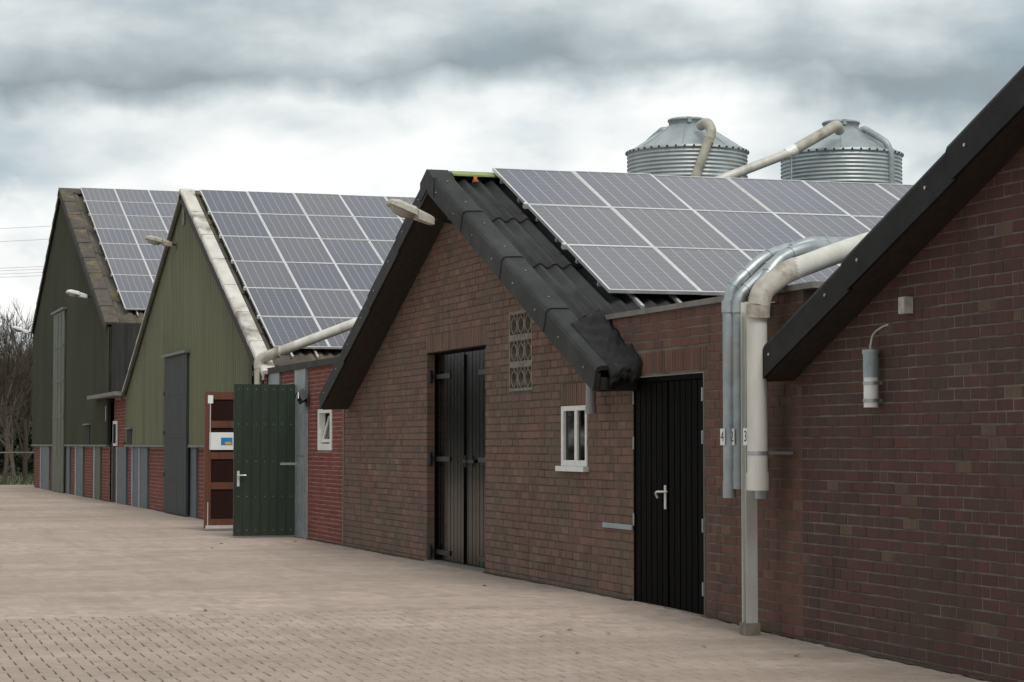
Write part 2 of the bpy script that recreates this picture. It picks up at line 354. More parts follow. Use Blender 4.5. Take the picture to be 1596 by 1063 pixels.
def wall_backing(mb, xs, bottom, top, openings, y0, y1):
    br = sorted(set([xs[0], xs[1]]+[x for o in openings for x in o[:2] if xs[0] < x < xs[1]]+[x for x in xs[2:]]))
    for a, b_ in zip(br[:-1], br[1:]):
        if b_-a < 1e-4: continue
        mid_ = (a+b_)/2; cuts = sorted([(o[2], o[3]) for o in openings if o[0] < mid_ < o[1]]); lo = None
        segs = []; cur = None
        for z0, z1 in cuts:
            segs.append((cur, z0)); cur = z1
        segs.append((cur, None))
        for s0, s1 in segs:
            za = bottom(a) if s0 is None else s0; zb = bottom(b_) if s0 is None else s0
            ta = top(a) if s1 is None else s1; tb = top(b_) if s1 is None else s1
            if ta-za < .002 and tb-zb < .002: continue
            mb.prism([(a, za), (b_, zb), (b_, tb), (a, ta)], y0, y1)
def brick_wall(owner, x0, x1, bottom, top, openings, matkey, nobj, seed, mortar, apex=None, yf=0.0, skip_soldier=(), course=COURSE, blen=BL):
    """backing wall with raked joints plus bricks; the nobj largest in the picture are single parts"""
    mb = MB(); wall_backing(mb, [x0, x1]+([apex] if apex is not None else []), bottom, top, [(o[0]-.004, o[1]+.004, o[2]-.004, o[3]+.004) for o in openings], yf+.001, yf+.26)
    wall = mb.build('wall', mortar, owner)
    r = random.Random(seed); items = []; n = 0
    zmax = max(top(x0), top(x1), top(apex) if apex is not None else -9)
    blocked = list(openings)+list(skip_soldier)
    zc0 = min(bottom(x0), bottom(x1))
    row = 0
    while True:
        zc = zc0+course*(row+.5); row += 1
        if zc-course/2 > zmax: break
        spans = [(x0, x1)]
        for o in blocked:
            if o[2]+.012 < zc+course/2-.006 and o[3]-.012 > zc-course/2+.006:
                ns = []
                for a, b_ in spans:
                    if o[1] <= a or o[0] >= b_: ns.append((a, b_)); continue
                    if o[0] > a: ns.append((a, o[0]))
                    if o[1] < b_: ns.append((o[1], b_))
                spans = ns
        off = (row % 2)*blen/2+r.uniform(-.012, .012)
        for a, b_ in spans:
            x = a-((a-x0+off) % blen)
            while x < b_:
                l, rr_ = max(x, a), min(x+blen-.011, b_)
                # now and then two headers instead of a stretcher
                parts = [(l, rr_)] if r.random() > .10 or rr_-l < blen*.9 else [(l, (l+rr_)/2-.005), ((l+rr_)/2+.005, rr_)]
                for l2, r2 in parts:
                    if r2-l2 > .03:
                        xc = (l2+r2)/2
                        if bottom(xc)-.02 < zc and zc+course*.2 < top(xc): items.append((xc, zc+r.uniform(-.0015, .0015), r2-l2))
                x += blen
    for o in skip_soldier:            # upright bricks over the openings
        x = o[0]
        while x+.055 < o[1]:
            items.append((x+.03, (o[2]+o[3])/2, -(o[3]-o[2]-.012))); x += .066
    def px(it):
        P = np.array([it[0], yf, it[1]])-CAM; d = P@vC; return (PCX+FPX*(P@vR)/d, PCY-FPX*(P@vU)/d, d)
    def seen(it):
        u_, v_, d = px(it); return d > 1 and 0 <= u_ <= IW and 0 <= v_ <= IH
    vis = sorted([i for i, it in enumerate(items) if seen(it)], key=lambda i: px(items[i])[2]*(.7 if items[i][2] < 0 else 1)); single = set(vis[:nobj])
    base = wloc(owner); joined = MB(); joined.tone = []
    for i, (xc, zc, ln) in enumerate(items):
        dy = r.uniform(-.0025, .0025)
        if i in single:
            o = bpy.data.objects.new('brick', brick_mesh('brick_'+matkey, r.randrange(8))); COL.objects.link(o); o.parent = wall; WL[o] = base
            o.location = (xc-base[0], yf+dy-base[1], zc-base[2]); o.rotation_euler = (0, r.uniform(-.007, .007), r.uniform(-.008, .008))
            if ln < 0: o.rotation_euler = (0, math.pi/2, 0); o.scale = (-ln, 1, .055/(COURSE-.012))
            else: o.scale = (ln, 1, (course-.012)/(COURSE-.012))
        else:
            if ln < 0: hx, hz = .0275, -ln/2
            else: hx, hz = ln/2, course/2-.006
            c = .004; y = yf+dy
            V = [(xc-hx, y+.11, zc-hz), (xc+hx, y+.11, zc-hz), (xc+hx, y+.11, zc+hz), (xc-hx, y+.11, zc+hz),
                 (xc-hx, y, zc-hz), (xc+hx, y, zc-hz), (xc+hx, y, zc+hz), (xc-hx, y, zc+hz),
                 (xc-hx+c, y-c, zc-hz+c), (xc+hx-c, y-c, zc-hz+c), (xc+hx-c, y-c, zc+hz-c), (xc-hx+c, y-c, zc+hz-c)]
            joined.add(V, [f[::-1] for f in [(4, 0, 3, 7), (1, 5, 6, 2), (0, 4, 5, 1), (7, 3, 2, 6), (8, 9, 10, 11), (4, 8, 11, 7), (9, 5, 6, 10), (4, 5, 9, 8), (11, 10, 6, 7)]])
            joined.tone += [r.random()]*12
    if joined.v: joined.build('bricks', 'bricks_'+matkey, wall, kind='stuff')
    return wall
# ---- things on a slope (roof running down along X): s0,s1 = (X,z) ends, profile (y, n) with n along the roof normal
def sweep(mb, prof, p0, p1, d0=0.0, d1=0.0, smooth=False, side=1):
    t = np.array([p1[0]-p0[0], p1[1]-p0[1]]); t /= np.linalg.norm(t); n = np.array([-t[1], t[0]])
    if n[1] < 0: n = -n
    V = []
    for (P, d) in ((p0, d0), (p1, d1)):
        for y, k in prof: V.append((P[0]+n[0]*(k+d), y-d*.6, P[1]+n[1]*(k+d)))
    m_ = len(prof)
    mb.add(V, [(i, (i+1) % m_, m_+(i+1) % m_, m_+i) for i in range(m_)], smooth)
    mb.add(V[:m_], [tuple(range(m_))[::-1]]); mb.add(V[m_:], [tuple(range(m_))])
def lerp2(a, b_, t): return (a[0]+(b_[0]-a[0])*t, a[1]+(b_[1]-a[1])*t)
def corr_sheet(mb, p0, p1, y0, y1, pitch, amp, d0=0.0, d1=0.0, thick=.008, res=6):
    t = np.array([p1[0]-p0[0], p1[1]-p0[1]]); t /= np.linalg.norm(t); n = np.array([-t[1], t[0]])
    if n[1] < 0: n = -n
    k = int((y1-y0)/pitch*res)+1; V = []
    for (P, d) in ((p0, d0), (p1, d1)):
        for top_ in (0, -thick):
            for i in range(k+1):
                y = y0+(y1-y0)*i/k; h_ = amp*math.cos(2*math.pi*y/pitch)+d+top_
                V.append((P[0]+n[0]*h_, y, P[1]+n[1]*h_))
    m_ = k+1; Fs = []
    for i in range(k):
        Fs += [(i, i+1, 2*m_+i+1, 2*m_+i), (m_+i+1, m_+i, 3*m_+i, 3*m_+i+1), (i+1, i, m_+i, m_+i+1), (2*m_+i, 2*m_+i+1, 3*m_+i+1, 3*m_+i)]
    mb.add(V, Fs, True)
def screw(parent, p, n, r=.010):
    mb = MB(); n = np.array(n); p = np.array(p); mb.tube([p-n*.005, p+n*.008], r, 8); return mb.build('screw', 'screw', parent)
# ================================================================== THE SETTING
def gz(x):                           # the paving dips gently towards the near barn
    if x < -3.2: return 0.0
    t = min(1.0, (x+3.2)/3.4); s = t*t*(3-2*t); return -.055*s-(.010*max(0.0, x-.2))*(1 if x < 6 else 6/max(x, 6.01))
g = MB(); g.add([(-2500, -2500, -.20), (2500, -2500, -.20), (2500, 2500, -.20), (-2500, 2500, -.20)], [(0, 1, 2, 3)])
ground = g.build('ground', 'earth', kind='structure')
YX0, YX1, YY0, YY1 = -3.36, 4.62, -7.7, -.02          # region laid with separate pavers
yd = MB(); xs = [-66]+list(np.arange(-60, -4, 4.0))+[-3.36]+list(np.arange(-3.0, 7, .4))+[10, 20, 45]
for a, b_ in zip(xs[:-1], xs[1:]):
    for (c, d) in ((-45, YY0), (YY0, YY1), (YY1, 18)):
        low = .016 if (a >= YX0-.01 and b_ <= YX1 and c == YY0) else 0
        yd.add([(a, c, gz(a)-low), (b_, c, gz(b_)-low), (b_, d, gz(b_)-low), (a, d, gz(a)-low)], [(0, 1, 2, 3)])
yard = yd.build('yard_paving', 'paving_far', kind='structure')
sj = MB()
for a, b_ in zip(xs[:-1], xs[1:]):
    if a >= YX0-.01 and b_ <= YX1: sj.add([(a, YY0, gz(a)-.010), (b_, YY0, gz(b_)-.010), (b_, YY1, gz(b_)-.010), (a, YY1, gz(a)-.010)], [(0, 1, 2, 3)])
sj.build('joint_sand', 'sand_joint', yard)
pv = []                               # herringbone of 210 x 105 mm pavers: (x, y, length x, length y, along_x)
PW = .105
def clipped(x0, y0, x1, y1, along):
    a, b_, c, d = max(x0, YX0), max(y0, YY0), min(x1, YX1-.25), min(y1, YY1)
    if c-a > .03 and d-b_ > .03: pv.append(((a+c)/2, (b_+d)/2, c-a, d-b_, along))
for gx_ in range(-2, int((YX1-YX0)/PW)+2):
    for gy_ in range(-2, int((YY1-YY0)/PW)+2):
        k = (gx_-gy_) % 4; x = YX0+gx_*PW; y = YY0+gy_*PW
        if k == 0: clipped(x, y, x+2*PW, y+PW, True)
        elif k == 3: clipped(x, y, x+PW, y+2*PW, False)
def ppx(x, y, z):
    P = np.array([x, y, z])-CAM; d = P@vC; return (PCX+FPX*(P@vR)/d, PCY-FPX*(P@vU)/d, d)
inview = sorted([i for i, p in enumerate(pv) if (lambda q: 0 <= q[0] <= IW and q[1] <= IH)(ppx(p[0], p[1], gz(p[0])))], key=lambda i: ppx(pv[i][0], pv[i][1], 0)[2])
big300 = set(inview[:300])
pm = []
for k in range(8):                   # unit paver, chamfered top with uneven corners
    r = random.Random(k+50); j = lambda a: r.uniform(-a, a)
    o_ = [(-.5, -.5), (.5, -.5), (.5, .5), (-.5, .5)]; o2_ = [(x*(1+j(.03)), y*(1+j(.03))) for x, y in o_]
    V = [(x, y, -.05) for x, y in o_]+[(x, y, -.005) for x, y in o2_]+[(x*.965, y*.94, j(.0018)) for x, y in o2_]; n_ = 4
    Fs = [(i, (i+1) % n_, n_+(i+1) % n_, n_+i) for i in range(n_)]+[(n_+i, n_+(i+1) % n_, 2*n_+(i+1) % n_, 2*n_+i) for i in range(n_)]+[tuple(range(2*n_, 3*n_))]
    me = bpy.data.meshes.new('paver'); me.from_pydata(V, [], Fs); me.update(); me.materials.append(MATS['paver']); pm.append((me, V, Fs))
joined = MB(); joined.tone = []
for i, (x, y, lx, ly, al) in enumerate(pv):
    gap = .0025+.0075*min(1, max(0, (-y-.8)/4.6+R.uniform(-.25, .25)))      # joints wash out towards the open yard
    z = gz(x)+R.uniform(-.0018, .0018); me, V, Fs = pm[R.randrange(8)]; tw = (gz(x+.1)-gz(x-.1))/.2; rz = R.uniform(-.01, .01)
    if i in big300:
        o = bpy.data.objects.new('paver', me); COL.objects.link(o); o.parent = yard; WL[o] = WL[yard]; o.location = (x, y, z); o.scale = (lx-gap, ly-gap, 1)
        o.rotation_euler = (0, -math.atan(tw), rz)
    else:
        joined.add([(x+a*(lx-gap), y+b_*(ly-gap), z+c+a*lx*tw) for a, b_, c in V], Fs); joined.tone += [R.random()]*len(V)
joined.build('pavers', 'pavers', yard, kind='stuff')
gr = MB(); rg = random.Random(3)
for i in range(9000):
    x = rg.uniform(-120, -65.5); y = rg.uniform(-12, 16); h_ = rg.uniform(.08, .24); w_ = .03; an = rg.uniform(0, 6.28)
    dx, dy = math.cos(an)*w_, math.sin(an)*w_
    gr.add([(x-dx, y-dy, -.06), (x+dx, y+dy, -.06), (x+rg.uniform(-.1, .1), y+rg.uniform(-.1, .1), h_-.04)], [(0, 1, 2)])
gr.build('verge_grass', 'grass', kind='stuff')
gb = MB(); gb.add([(-135, -45, -.05), (-65.9, -45, -.05), (-65.9, 18, -.05), (-135, 18, -.05)], [(0, 1, 2, 3)]); gb.build('grass_verge', 'grass', kind='structure')
# ================================================================== MID BARN (brick, black roof)
OV = .42
mA = at(667, 265, -OV); MAP = (mA[0]-.02, mA[2])                         # verge apex
mL = at(495, 618, -OV); mR = at(930, 572, -OV)
mslope = (MAP[1]-mR[2])/(mR[0]-MAP[0])
MLE = (2*MAP[0]-mR[0]+.1, mR[2]); MRE = (mR[0], mR[2])
MX0, MX1 = fx(537), -3.765
barn = thing('brick_barn', 'red brown brick barn with black corrugated roof and tall double black doors', 'barn', (MAP[0], 0, 0))
def mid_under(x, drop=.17):
    return MAP[1]-drop-(abs(x-MAP[0])*(mslope if x > MAP[0] else (MAP[1]-MLE[1])/(MAP[0]-MLE[0])))
D1 = (fx(665.5), fx(757), -.02, 2.66)
W1 = (at(876, 634)[0], at(916, 727)[0], 1.272, 1.895)
V1 = (at(794, 487)[0], at(830, 608)[0], 2.09, 2.99)
sold1 = (D1[0]-.05, D1[1]+.05, 2.66, 2.66+.235); sold2 = (W1[0]-.05, W1[1]+.12, 1.895, 2.13)
brick_wall(barn, MX0, MX1, lambda x: -.03, mid_under, [D1, W1, V1], 'mid', 300, 11, 'mortar_mid', apex=MAP[0], skip_soldier=[sold1, sold2])
# hull: side walls and rear gable
mb = MB(); mb.prism([(MX0+.02, 0), (MX1-.02, 0), (MX1-.02, mid_under(MX1, .28)), (MAP[0], MAP[1]-.28), (MX0+.02, mid_under(MX0, .28))], 13.8, 14)
mb.box((MX0+.02, .262, -.1), (MX0+.22, 13.8, 1.85)); mb.box((MX1-.22, .262, -.1), (MX1-.02, 13.8, 1.85)); mb.build('rear_wall', 'mortar_mid', barn)
mb = MB(); mb.prism([(D1[0]-.3, 0), (W1[1]+.4, 0), (W1[1]+.4, mid_under(W1[1]+.4, .4)), (MAP[0], MAP[1]-.4), (D1[0]-.3, mid_under(D1[0]-.3, .4))], .30, .32); mb.build('interior_partition', 'inside', barn)
# doors with boards
def board_door(owner, x0, x1, z0, z1, y, nleaf, nb, mname, gap=.012, groove=.012, rail=True):
    w_ = (x1-x0)/nleaf; doors = []
    for l in range(nleaf):
        a, b_ = x0+l*w_+gap, x0+(l+1)*w_-gap
        mb = MB(); mb.box((a, y+.012, z0), (b_, y+.05, z1)); d = mb.build('door', mname, owner)
        bw = (b_-a)/nb
        for i in range(nb):
            m_ = MB(); xa, xb = a+i*bw+groove/2, a+(i+1)*bw-groove/2; c = .006
            m_.prism([(xa, z0+.01), (xb, z0+.01), (xb, z1-.01), (xa, z1-.01)], y-.006+R.uniform(-.001, .001), y+.014)
            m_.build('board', mname, d)
        doors.append((d, a, b_))
    return doors
dd = board_door(barn, D1[0]+.03, D1[1]-.02, .03, D1[3]-.02, .13, 2, 8, 'black_gloss', groove=.018)
mb = MB(); mb.box((D1[0], .10, 0), (D1[0]+.035, .2, D1[3])); mb.box((D1[1]-.03, .10, 0), (D1[1], .2, D1[3])); mb.box((D1[0], .101, D1[3]-.03), (D1[1], .2, D1[3]-.001)); mb.build('door_frame', 'black_door', barn)
mb = MB(); mb.box((D1[0]-.02, -.03, -.05), (D1[1]+.02, .2, .022)); mb.build('threshold', 'coping', barn)
for (d, a, b_), sgn in zip(dd, (1, -1)):
    for z in (.10, 1.28, 2.33):
        x0 = a if sgn > 0 else b_
        m_ = MB(); m_.box((min(x0, x0+sgn*.62), .108, z), (max(x0, x0+sgn*.62), .122, z+.06))
        m_.tube([(x0-sgn*.035, .04, z-.05), (x0-sgn*.035, .04, z+.11)], .03, 8); m_.box((x0-sgn*.035-.012, .04, z), (x0-sgn*.035+.012, .11, z+.06)); m_.build('strap_hinge', 'dark_metal', d)
m_ = MB(); m_.box((dd[0][2]-.02, .10, .03), (dd[0][2]+.04, .12, 2.6)); m_.build('meeting_strip', 'black_gloss', dd[0][0])
m_ = MB(); m_.box((dd[1][1]+.05, .09, 1.27), (dd[1][1]+.45, .11, 1.31)); m_.tube([(dd[1][1]+.2, .07, 1.22), (dd[1][1]+.2, .07, 1.36)], .012, 6); m_.build('bolt', 'dark_metal', dd[1][0])
# window with two panes
def window(owner, o, sill, y=-.012):
    x0, x1, z0, z1 = o; f = .075; mb = MB()
    mb.box((x0, y, z0), (x0+f, .04, z1)); mb.box((x1-f*.7, y, z0), (x1, .04, z1)); mb.box((x0+f, y+.001, z1-.05), (x1-f*.7, .04, z1)); mb.box((x0+f, y+.001, z0), (x1-f*.7, .04, z0+.06))
    xm = x0+(x1-x0)*.55; mb.box((xm-.04, y+.008, z0+.06), (xm+.04, .035, z1-.05))
    w_ = mb.build('window', 'white_paint', owner)
    for a, b_ in ((x0+f, xm-.04), (xm+.04, x1-f*.7)):
        m_ = MB(); m_.box((a, .016, z0+.06), (b_, .021, z1-.05)); m_.build('pane', 'glass', w_)
    if sill:
        m_ = MB(); m_.prism([(x0-.05, z0-.055), (x1+.03, z0-.055), (x1+.03, z0-.002), (x0-.05, z0-.002)], -.06, .02); m_.build('sill', 'white_paint', w_)
    return w_
w1 = window(barn, W1, True)
mb = MB(); mb.box((W1[1]-.27, .10, 1.62), (W1[1]-.19, .11, 1.84)); mb.add([(W1[1]-.27, .10, 1.62), (W1[1]-.19, .10, 1.62), (W1[1]-.215, .10, 1.54)], [(0, 1, 2)]); tag(mb.build('cloth', 'red_cloth'), 'small red cloth hanging behind the white window of the brick barn', 'cloth')
# vent grille: three pierced blocks
vx0, vx1 = V1[0], V1[1]; bh = (V1[3]-V1[2])/3
bm_ = MB(); wv = vx1-vx0; t_ = .035
bm_.box((0, .0, 0), (t_, .08, bh)); bm_.box((wv-t_, .0, 0), (wv, .08, bh)); bm_.box((t_, .001, 0), (wv-t_, .08, t_)); bm_.box((t_, .001, bh-t_), (wv-t_, .08, bh))
ncell = 3; cw = (wv-2*t_)/ncell
for c in range(ncell):
    for sg in (-1, 1):
        pts = []
        for k in range(9):
            u_ = k/8; amp = math.sin(u_*math.pi*1.0)**1.0*cw*.42 if u_ < .62 else math.sin(.62*math.pi)*cw*.42*(1-(u_-.62)/.38*1.35)
            pts.append((t_+cw*(c+.5)+sg*amp, t_+(bh-2*t_)*u_))
        for p, q in zip(pts[:-1], pts[1:]):
            bm_.prism([(p[0]-.014, p[1]), (p[0]+.014, p[1]), (q[0]+.014, q[1]), (q[0]-.014, q[1])], .006, .07)
    if c: bm_.box((t_+cw*c-.012, .004, t_), (t_+cw*c+.012, .072, bh-t_))
vme = bm_.mesh('vent_block'); vme.materials.append(MATS['concrete'])
for k in range(3):
    o = bpy.data.objects.new('vent_block', vme); COL.objects.link(o); o.parent = barn; WL[o] = WL[barn]; o.location = Vector((vx0, -.006, V1[2]+k*bh))-WL[barn]
# roof of the mid barn
VPROF = [(-OV, -.26), (-OV, -.045), (-OV+.018, -.012), (-OV+.05, 0.0), (-.20, .006), (-.17, -.006), (-.155, -.05), (-.19, -.05), (-OV+.06, -.045), (-OV+.03, -.07), (-OV+.022, -.26)]
def verge(owner, pa, pe, prof, npc, matname, nscrew=True, flare=.014, nm='verge_cap'):
    for i in range(npc):
        a, b_ = lerp2(pa, pe, i/npc), lerp2(pa, pe, min(1, (i+1)/npc+.004)); m_ = MB(); sweep(m_, prof, a, b_, 0, flare)
        cap = m_.build(nm, matname, owner)
        if nscrew:
            t = np.array([b_[0]-a[0], 0, b_[1]-a[1]]); t /= np.linalg.norm(t); n = np.array([-t[2], 0, t[0]]); n = n if n[2] > 0 else -n
            for u_ in (.30, .80):
                c = lerp2(a, b_, u_); P = np.array([c[0], 0, c[1]])
                screw(cap, P+n*.012+np.array([0, -.30, 0]), n); screw(cap, P-n*.13+np.array([0, -OV-.008*u_, 0]), (0, -1, 0))
verge(barn, MAP, MRE, VPROF, 4, 'verge'); verge(barn, MAP, MLE, VPROF, 4, 'verge')
mb = MB()       # apex hood
mb.prism([(MAP[0]-.30, MAP[1]-.14), (MAP[0]-.30, MAP[1]-.125), (MAP[0], MAP[1]+.012), (MAP[0]+.30, MAP[1]-.125), (MAP[0]+.30, MAP[1]-.36), (MAP[0], MAP[1]-.24), (MAP[0]-.30, MAP[1]-.36)], -OV-.012, -.16); mb.build('verge_apex', 'verge', barn)
for pa, pe in ((MAP, MRE), (MAP, MLE)):
    m_ = MB(); sweep(m_, [(-OV+.03, -.255), (-OV+.03, -.225), (.0, -.20), (.0, -.24)], pa, pe); m_.build('soffit_board', 'soffit', barn)
    m_ = MB(); sweep(m_, [(-OV+.023, -.235), (-OV+.023, -.07), (-OV+.05, -.07), (-OV+.05, -.235)], pa, pe); m_.build('barge_board', 'soffit', barn)
    sg = 1 if pe[0] > pa[0] else -1
    if sg > 0:
        m_ = MB(); m_.prism([(pe[0]-.40, pe[1]-.05), (pe[0]-.02, pe[1]-.10), (pe[0]-.02, pe[1]-.215), (pe[0]-.24, pe[1]-.215)], -OV+.055, -.002); m_.build('eave_box', 'felt', barn)
def roof_rows(owner, pa, pe, drop, y0, ysplit, y1, rows, pitch, amp, matname):
    for i in range(rows):
        a, b_ = lerp2(pa, pe, max(0, i/rows)), lerp2(pa, pe, min(1, (i+1)/rows+.012)); y = y0
        while y < ysplit-.01:
            m_ = MB(); corr_sheet(m_, a, b_, y, min(ysplit, y+.88), pitch, amp, drop, drop+.016); m_.build('roof_sheet', matname, owner); y += .88
        m_ = MB(); corr_sheet(m_, a, b_, ysplit, y1, pitch, amp, drop, drop+.016, res=4); m_.build('roof_sheet', matname, owner)
roof_rows(barn, MAP, MRE, -.075, -.16, .70, 14.2, 4, .176, .026, 'sheet_black')
roof_rows(barn, MAP, MLE, -.075, -.16, -.16, 14.2, 4, .176, .026, 'sheet_black')
mb = MB(); p0 = at(706, 268, -.14); mb.prism([(MAP[0]-.16, MAP[1]-.10), (MAP[0], MAP[1]+.005), (MAP[0]+.17, MAP[1]-.055), (MAP[0]+.17, MAP[1]-.075), (MAP[0], MAP[1]-.03), (MAP[0]-.16, MAP[1]-.12)], -.14, 13.9); mb.build('ridge_flashing', 'lime', barn)
mb = MB(); rr = random.Random(2); c = at(741, 276, .10)
for k in range(7): mb.tube([c+np.array([rr.uniform(-.05, .05), rr.uniform(-.025, .025), -.06]), c+np.array([rr.uniform(-.03, .03), rr.uniform(-.03, .03), rr.uniform(-.03, .03)])], .008, 5)
tag(mb.build('twine_knot', 'orange', origin=(float(c[0]), float(c[1]), float(c[2]-.06))), 'small orange twine knot on the ridge of the black roof', 'twine')
# crumpled felt at the right eave, wrapping from the verge to the link wall
mb = MB(); nu, nv = 40, 22; V = []
for i in range(nu+1):
    u_ = 1.30*i/nu; uc = min(1.0, u_); c = lerp2(MAP, (MRE[0]+.02, MRE[1]), .82+.18*uc); fall = max(0.0, u_-1.0)/.30
    for j in range(nv+1):
        w_ = j/nv; y = -.31+.305*w_
        rise = .17*w_**1.5*(1-.65*uc)
        fold = (.030*math.sin(u_*9+w_*5+1)+.020*math.sin(u_*21-w_*9)+.012*math.sin(u_*37+w_*23))*w_*(1.2-.4*w_)
        drop = fall*(.13+.03*math.sin(w_*11)+.02*math.sin(w_*27+1)); out_ = .06*math.sin(min(1, fall*1.2)*math.pi*.75)+.018*math.sin(w_*17)*fall
        V.append((c[0]+fold*.6+out_+.06*w_*uc, y, c[1]+.014+rise+fold-drop))
V2 = [(x-.02, y, z-.05) for x, y, z in V]; o2 = len(V); m1 = nv+1
Fs = [(i*m1+j, (i+1)*m1+j, (i+1)*m1+j+1, i*m1+j+1) for i in range(nu) for j in range(nv)]
rim = [i*m1 for i in range(nu+1)]+[nu*m1+j for j in range(1, nv+1)]+[i*m1+nv for i in range(nu-1, -1, -1)]+[j for j in range(nv-1, 0, -1)]
Fs2 = [tuple(k+o2 for k in f[::-1]) for f in Fs]+[(a, o2+a, o2+b_, b_) for a, b_ in zip(rim, rim[1:]+rim[:1])]
mb.add(V+V2, Fs+Fs2, True)
mb.build('felt_flap', 'felt', barn)
mb = MB(); pt = at(921, 604, -.16); pbm = at(921, 645, -.16); mb.tube([(pt[0], -.16, pt[2]+.08), (pbm[0], -.16, pbm[2]+.07)], .052, 14); mb.tube([(pbm[0], -.16, pbm[2]+.075), (pbm[0], -.16, pbm[2])], .058, 14); mb.build('downpipe_stub', 'pvc_grey', barn)
# ================================================================== LINK between mid and near barn
linkB = thing('brick_annex', 'low flat roofed brick annex with ribbed black door beside the feed pipes', 'annex', (-1.9, 0, 0))
LT = 2.76
D2 = (max(fx(986.5), -3.755), fx(1099), -.02, 2.13)
brick_wall(linkB, -3.764, .0, lambda x: -.12, lambda x: LT-.03, [D2], 'link', 260, 12, 'mortar_near', skip_soldier=[(D2[0]+.02, D2[1]+.06, 2.16, 2.37)])
brick_wall(linkB, -4.72, -3.766, lambda x: MAP[1]-mslope*(x-MAP[0])-.05, lambda x: LT-.03, [], 'link', 40, 21, 'mortar_near')
mb = MB(); mb.box((-4.80, -.035, LT-.03), (.25, .20, LT+.02)); mb.build('coping_strip', 'coping', linkB)
mb = MB(); mb.box((-4.75, .202, LT-.16), (.6, 14, LT-.10)); mb.build('flat_roof', 'felt', linkB)
d2 = board_door(linkB, D2[0]+.02, D2[1]-.035, -.01, D2[3]-.045, .012, 2, 6, 'black_door', groove=.022)
mb = MB(); mb.box((D2[0], -.004, -.02), (D2[0]+.02, .09, D2[3])); mb.box((D2[1]-.035, -.004, -.02), (D2[1]-.012, .09, D2[3])); mb.box((D2[0]+.02, -.003, D2[3]-.045), (D2[1]-.035, .09, D2[3])); mb.build('door_frame', 'black_door', linkB)
mb = MB(); mb.box((D2[1]-.012, -.012, -.02), (D2[1], .05, D2[3]+.012)); mb.box((D2[0], -.012, D2[3]), (D2[1]-.012, .05, D2[3]+.012)); mb.build('frame_edge', 'coping', linkB)
mb = MB(); mb.box((D2[0]+.02, .10, 0), (D2[1]-.02, .12, 2.12)); mb.build('door_backing', 'inside', linkB)
for z in (.16, .72, 1.50, 1.88):
    m_ = MB(); m_.tube([(D2[1]-.028, -.014, z), (D2[1]-.028, -.014, z+.12)], .010, 8); m_.build('hinge', 'galv_flat', d2[1][0])
for z in (.72, 1.45, 1.88):
    m_ = MB(); m_.tube([(D2[0]+.012, -.010, z), (D2[0]+.012, -.010, z+.12)], .008, 8); m_.build('hinge', 'galv_flat', d2[0][0])
xh = d2[0][2]-.03
m_ = MB(); m_.box((xh-.02, -.014, .90), (xh+.02, -.005, 1.12)); m_.tube([(xh, -.015, 1.06), (xh, -.06, 1.06)], .011, 8); m_.tube(smooth_path([(xh+.01, -.06, 1.06), (xh-.07, -.062, 1.06), (xh-.13, -.055, 1.045), (xh-.14, -.03, 1.0)]), .011, 8); m_.tube([(xh, -.06, 1.06), (xh+.14, -.05, 1.065)], .009, 8); m_.build('handle', 'alu', d2[0][0])
m_ = MB(); a = at(942, 818)[0]; m_.box((a, -.022, .675), (D2[0]-.01, -.009, .725)); m_.tube([(a+.06, -.025, .70), (a+.06, -.008, .70)], .014, 8); m_.build('door_hasp', 'galv_flat', linkB)
# a faint iron bracket and a hook on the wall by the pipes
m_ = MB(); p = at(1204, 490); m_.box((p[0]-.02, -.03, p[2]-.02), (p[0]-.01, -.006, p[2]+.10)); m_.box((p[0]-.02, -.03, p[2]+.09), (p[0]+.12, -.006, p[2]+.10)); m_.build('pipe_bracket', 'galv', linkB)
# ================================================================== NEAR BARN
NO = .30
nt0 = at(1180, 550, -NO); nt1 = at(1596, 97, -NO); ns = (nt1[2]-nt0[2])/(nt1[0]-nt0[0])
NE = (nt0[0]-.02, nt0[2]); NAP = (6.0, nt0[2]+ns*(6.0-nt0[0])); NRE = (12.2, nt0[2])
near = thing('brick_barn', 'dark purple brown brick barn with wide black verge and a bare gable wall', 'barn', (6, 0, -.08))
def near_under(x): return NAP[1]-.17-abs(x-NAP[0])*ns
brick_wall(near, 0, 12.0, lambda x: -.12, near_under, [], 'near', 300, 13, 'mortar_near', apex=6.0, yf=-.012)
mb = MB(); mb.box((0.02, .262, -.1), (.22, 13.8, 1.85)); mb.box((11.8, .262, -.1), (12, 13.8, 1.85)); mb.box((.02, 13.8, -.1), (12, 14, 2)); mb.build('rear_wall', 'mortar_near', near)
NPROF = [(y+(OV-NO) if y < -.19 else y, n) for y, n in VPROF]
def verge_near(pa, pe, npc):
    for i in range(npc):
        a, b_ = lerp2(pa, pe, i/npc), lerp2(pa, pe, min(1, (i+1)/npc+.004)); m_ = MB(); sweep(m_, NPROF, a, b_, 0, .014)
        cap = m_.build('verge_cap', 'verge_shaded', near)
        t = np.array([b_[0]-a[0], 0, b_[1]-a[1]]); t /= np.linalg.norm(t); n = np.array([-t[2], 0, t[0]]); n = n if n[2] > 0 else -n
        for u_ in (.22, .86):
            c = lerp2(a, b_, u_); P = np.array([c[0], 0, c[1]]); screw(cap, P-n*.12+np.array([0, -NO-.008*u_, 0]), (0, -1, 0), .013)
verge_near(NAP, NE, 4); verge_near(NAP, NRE, 4)
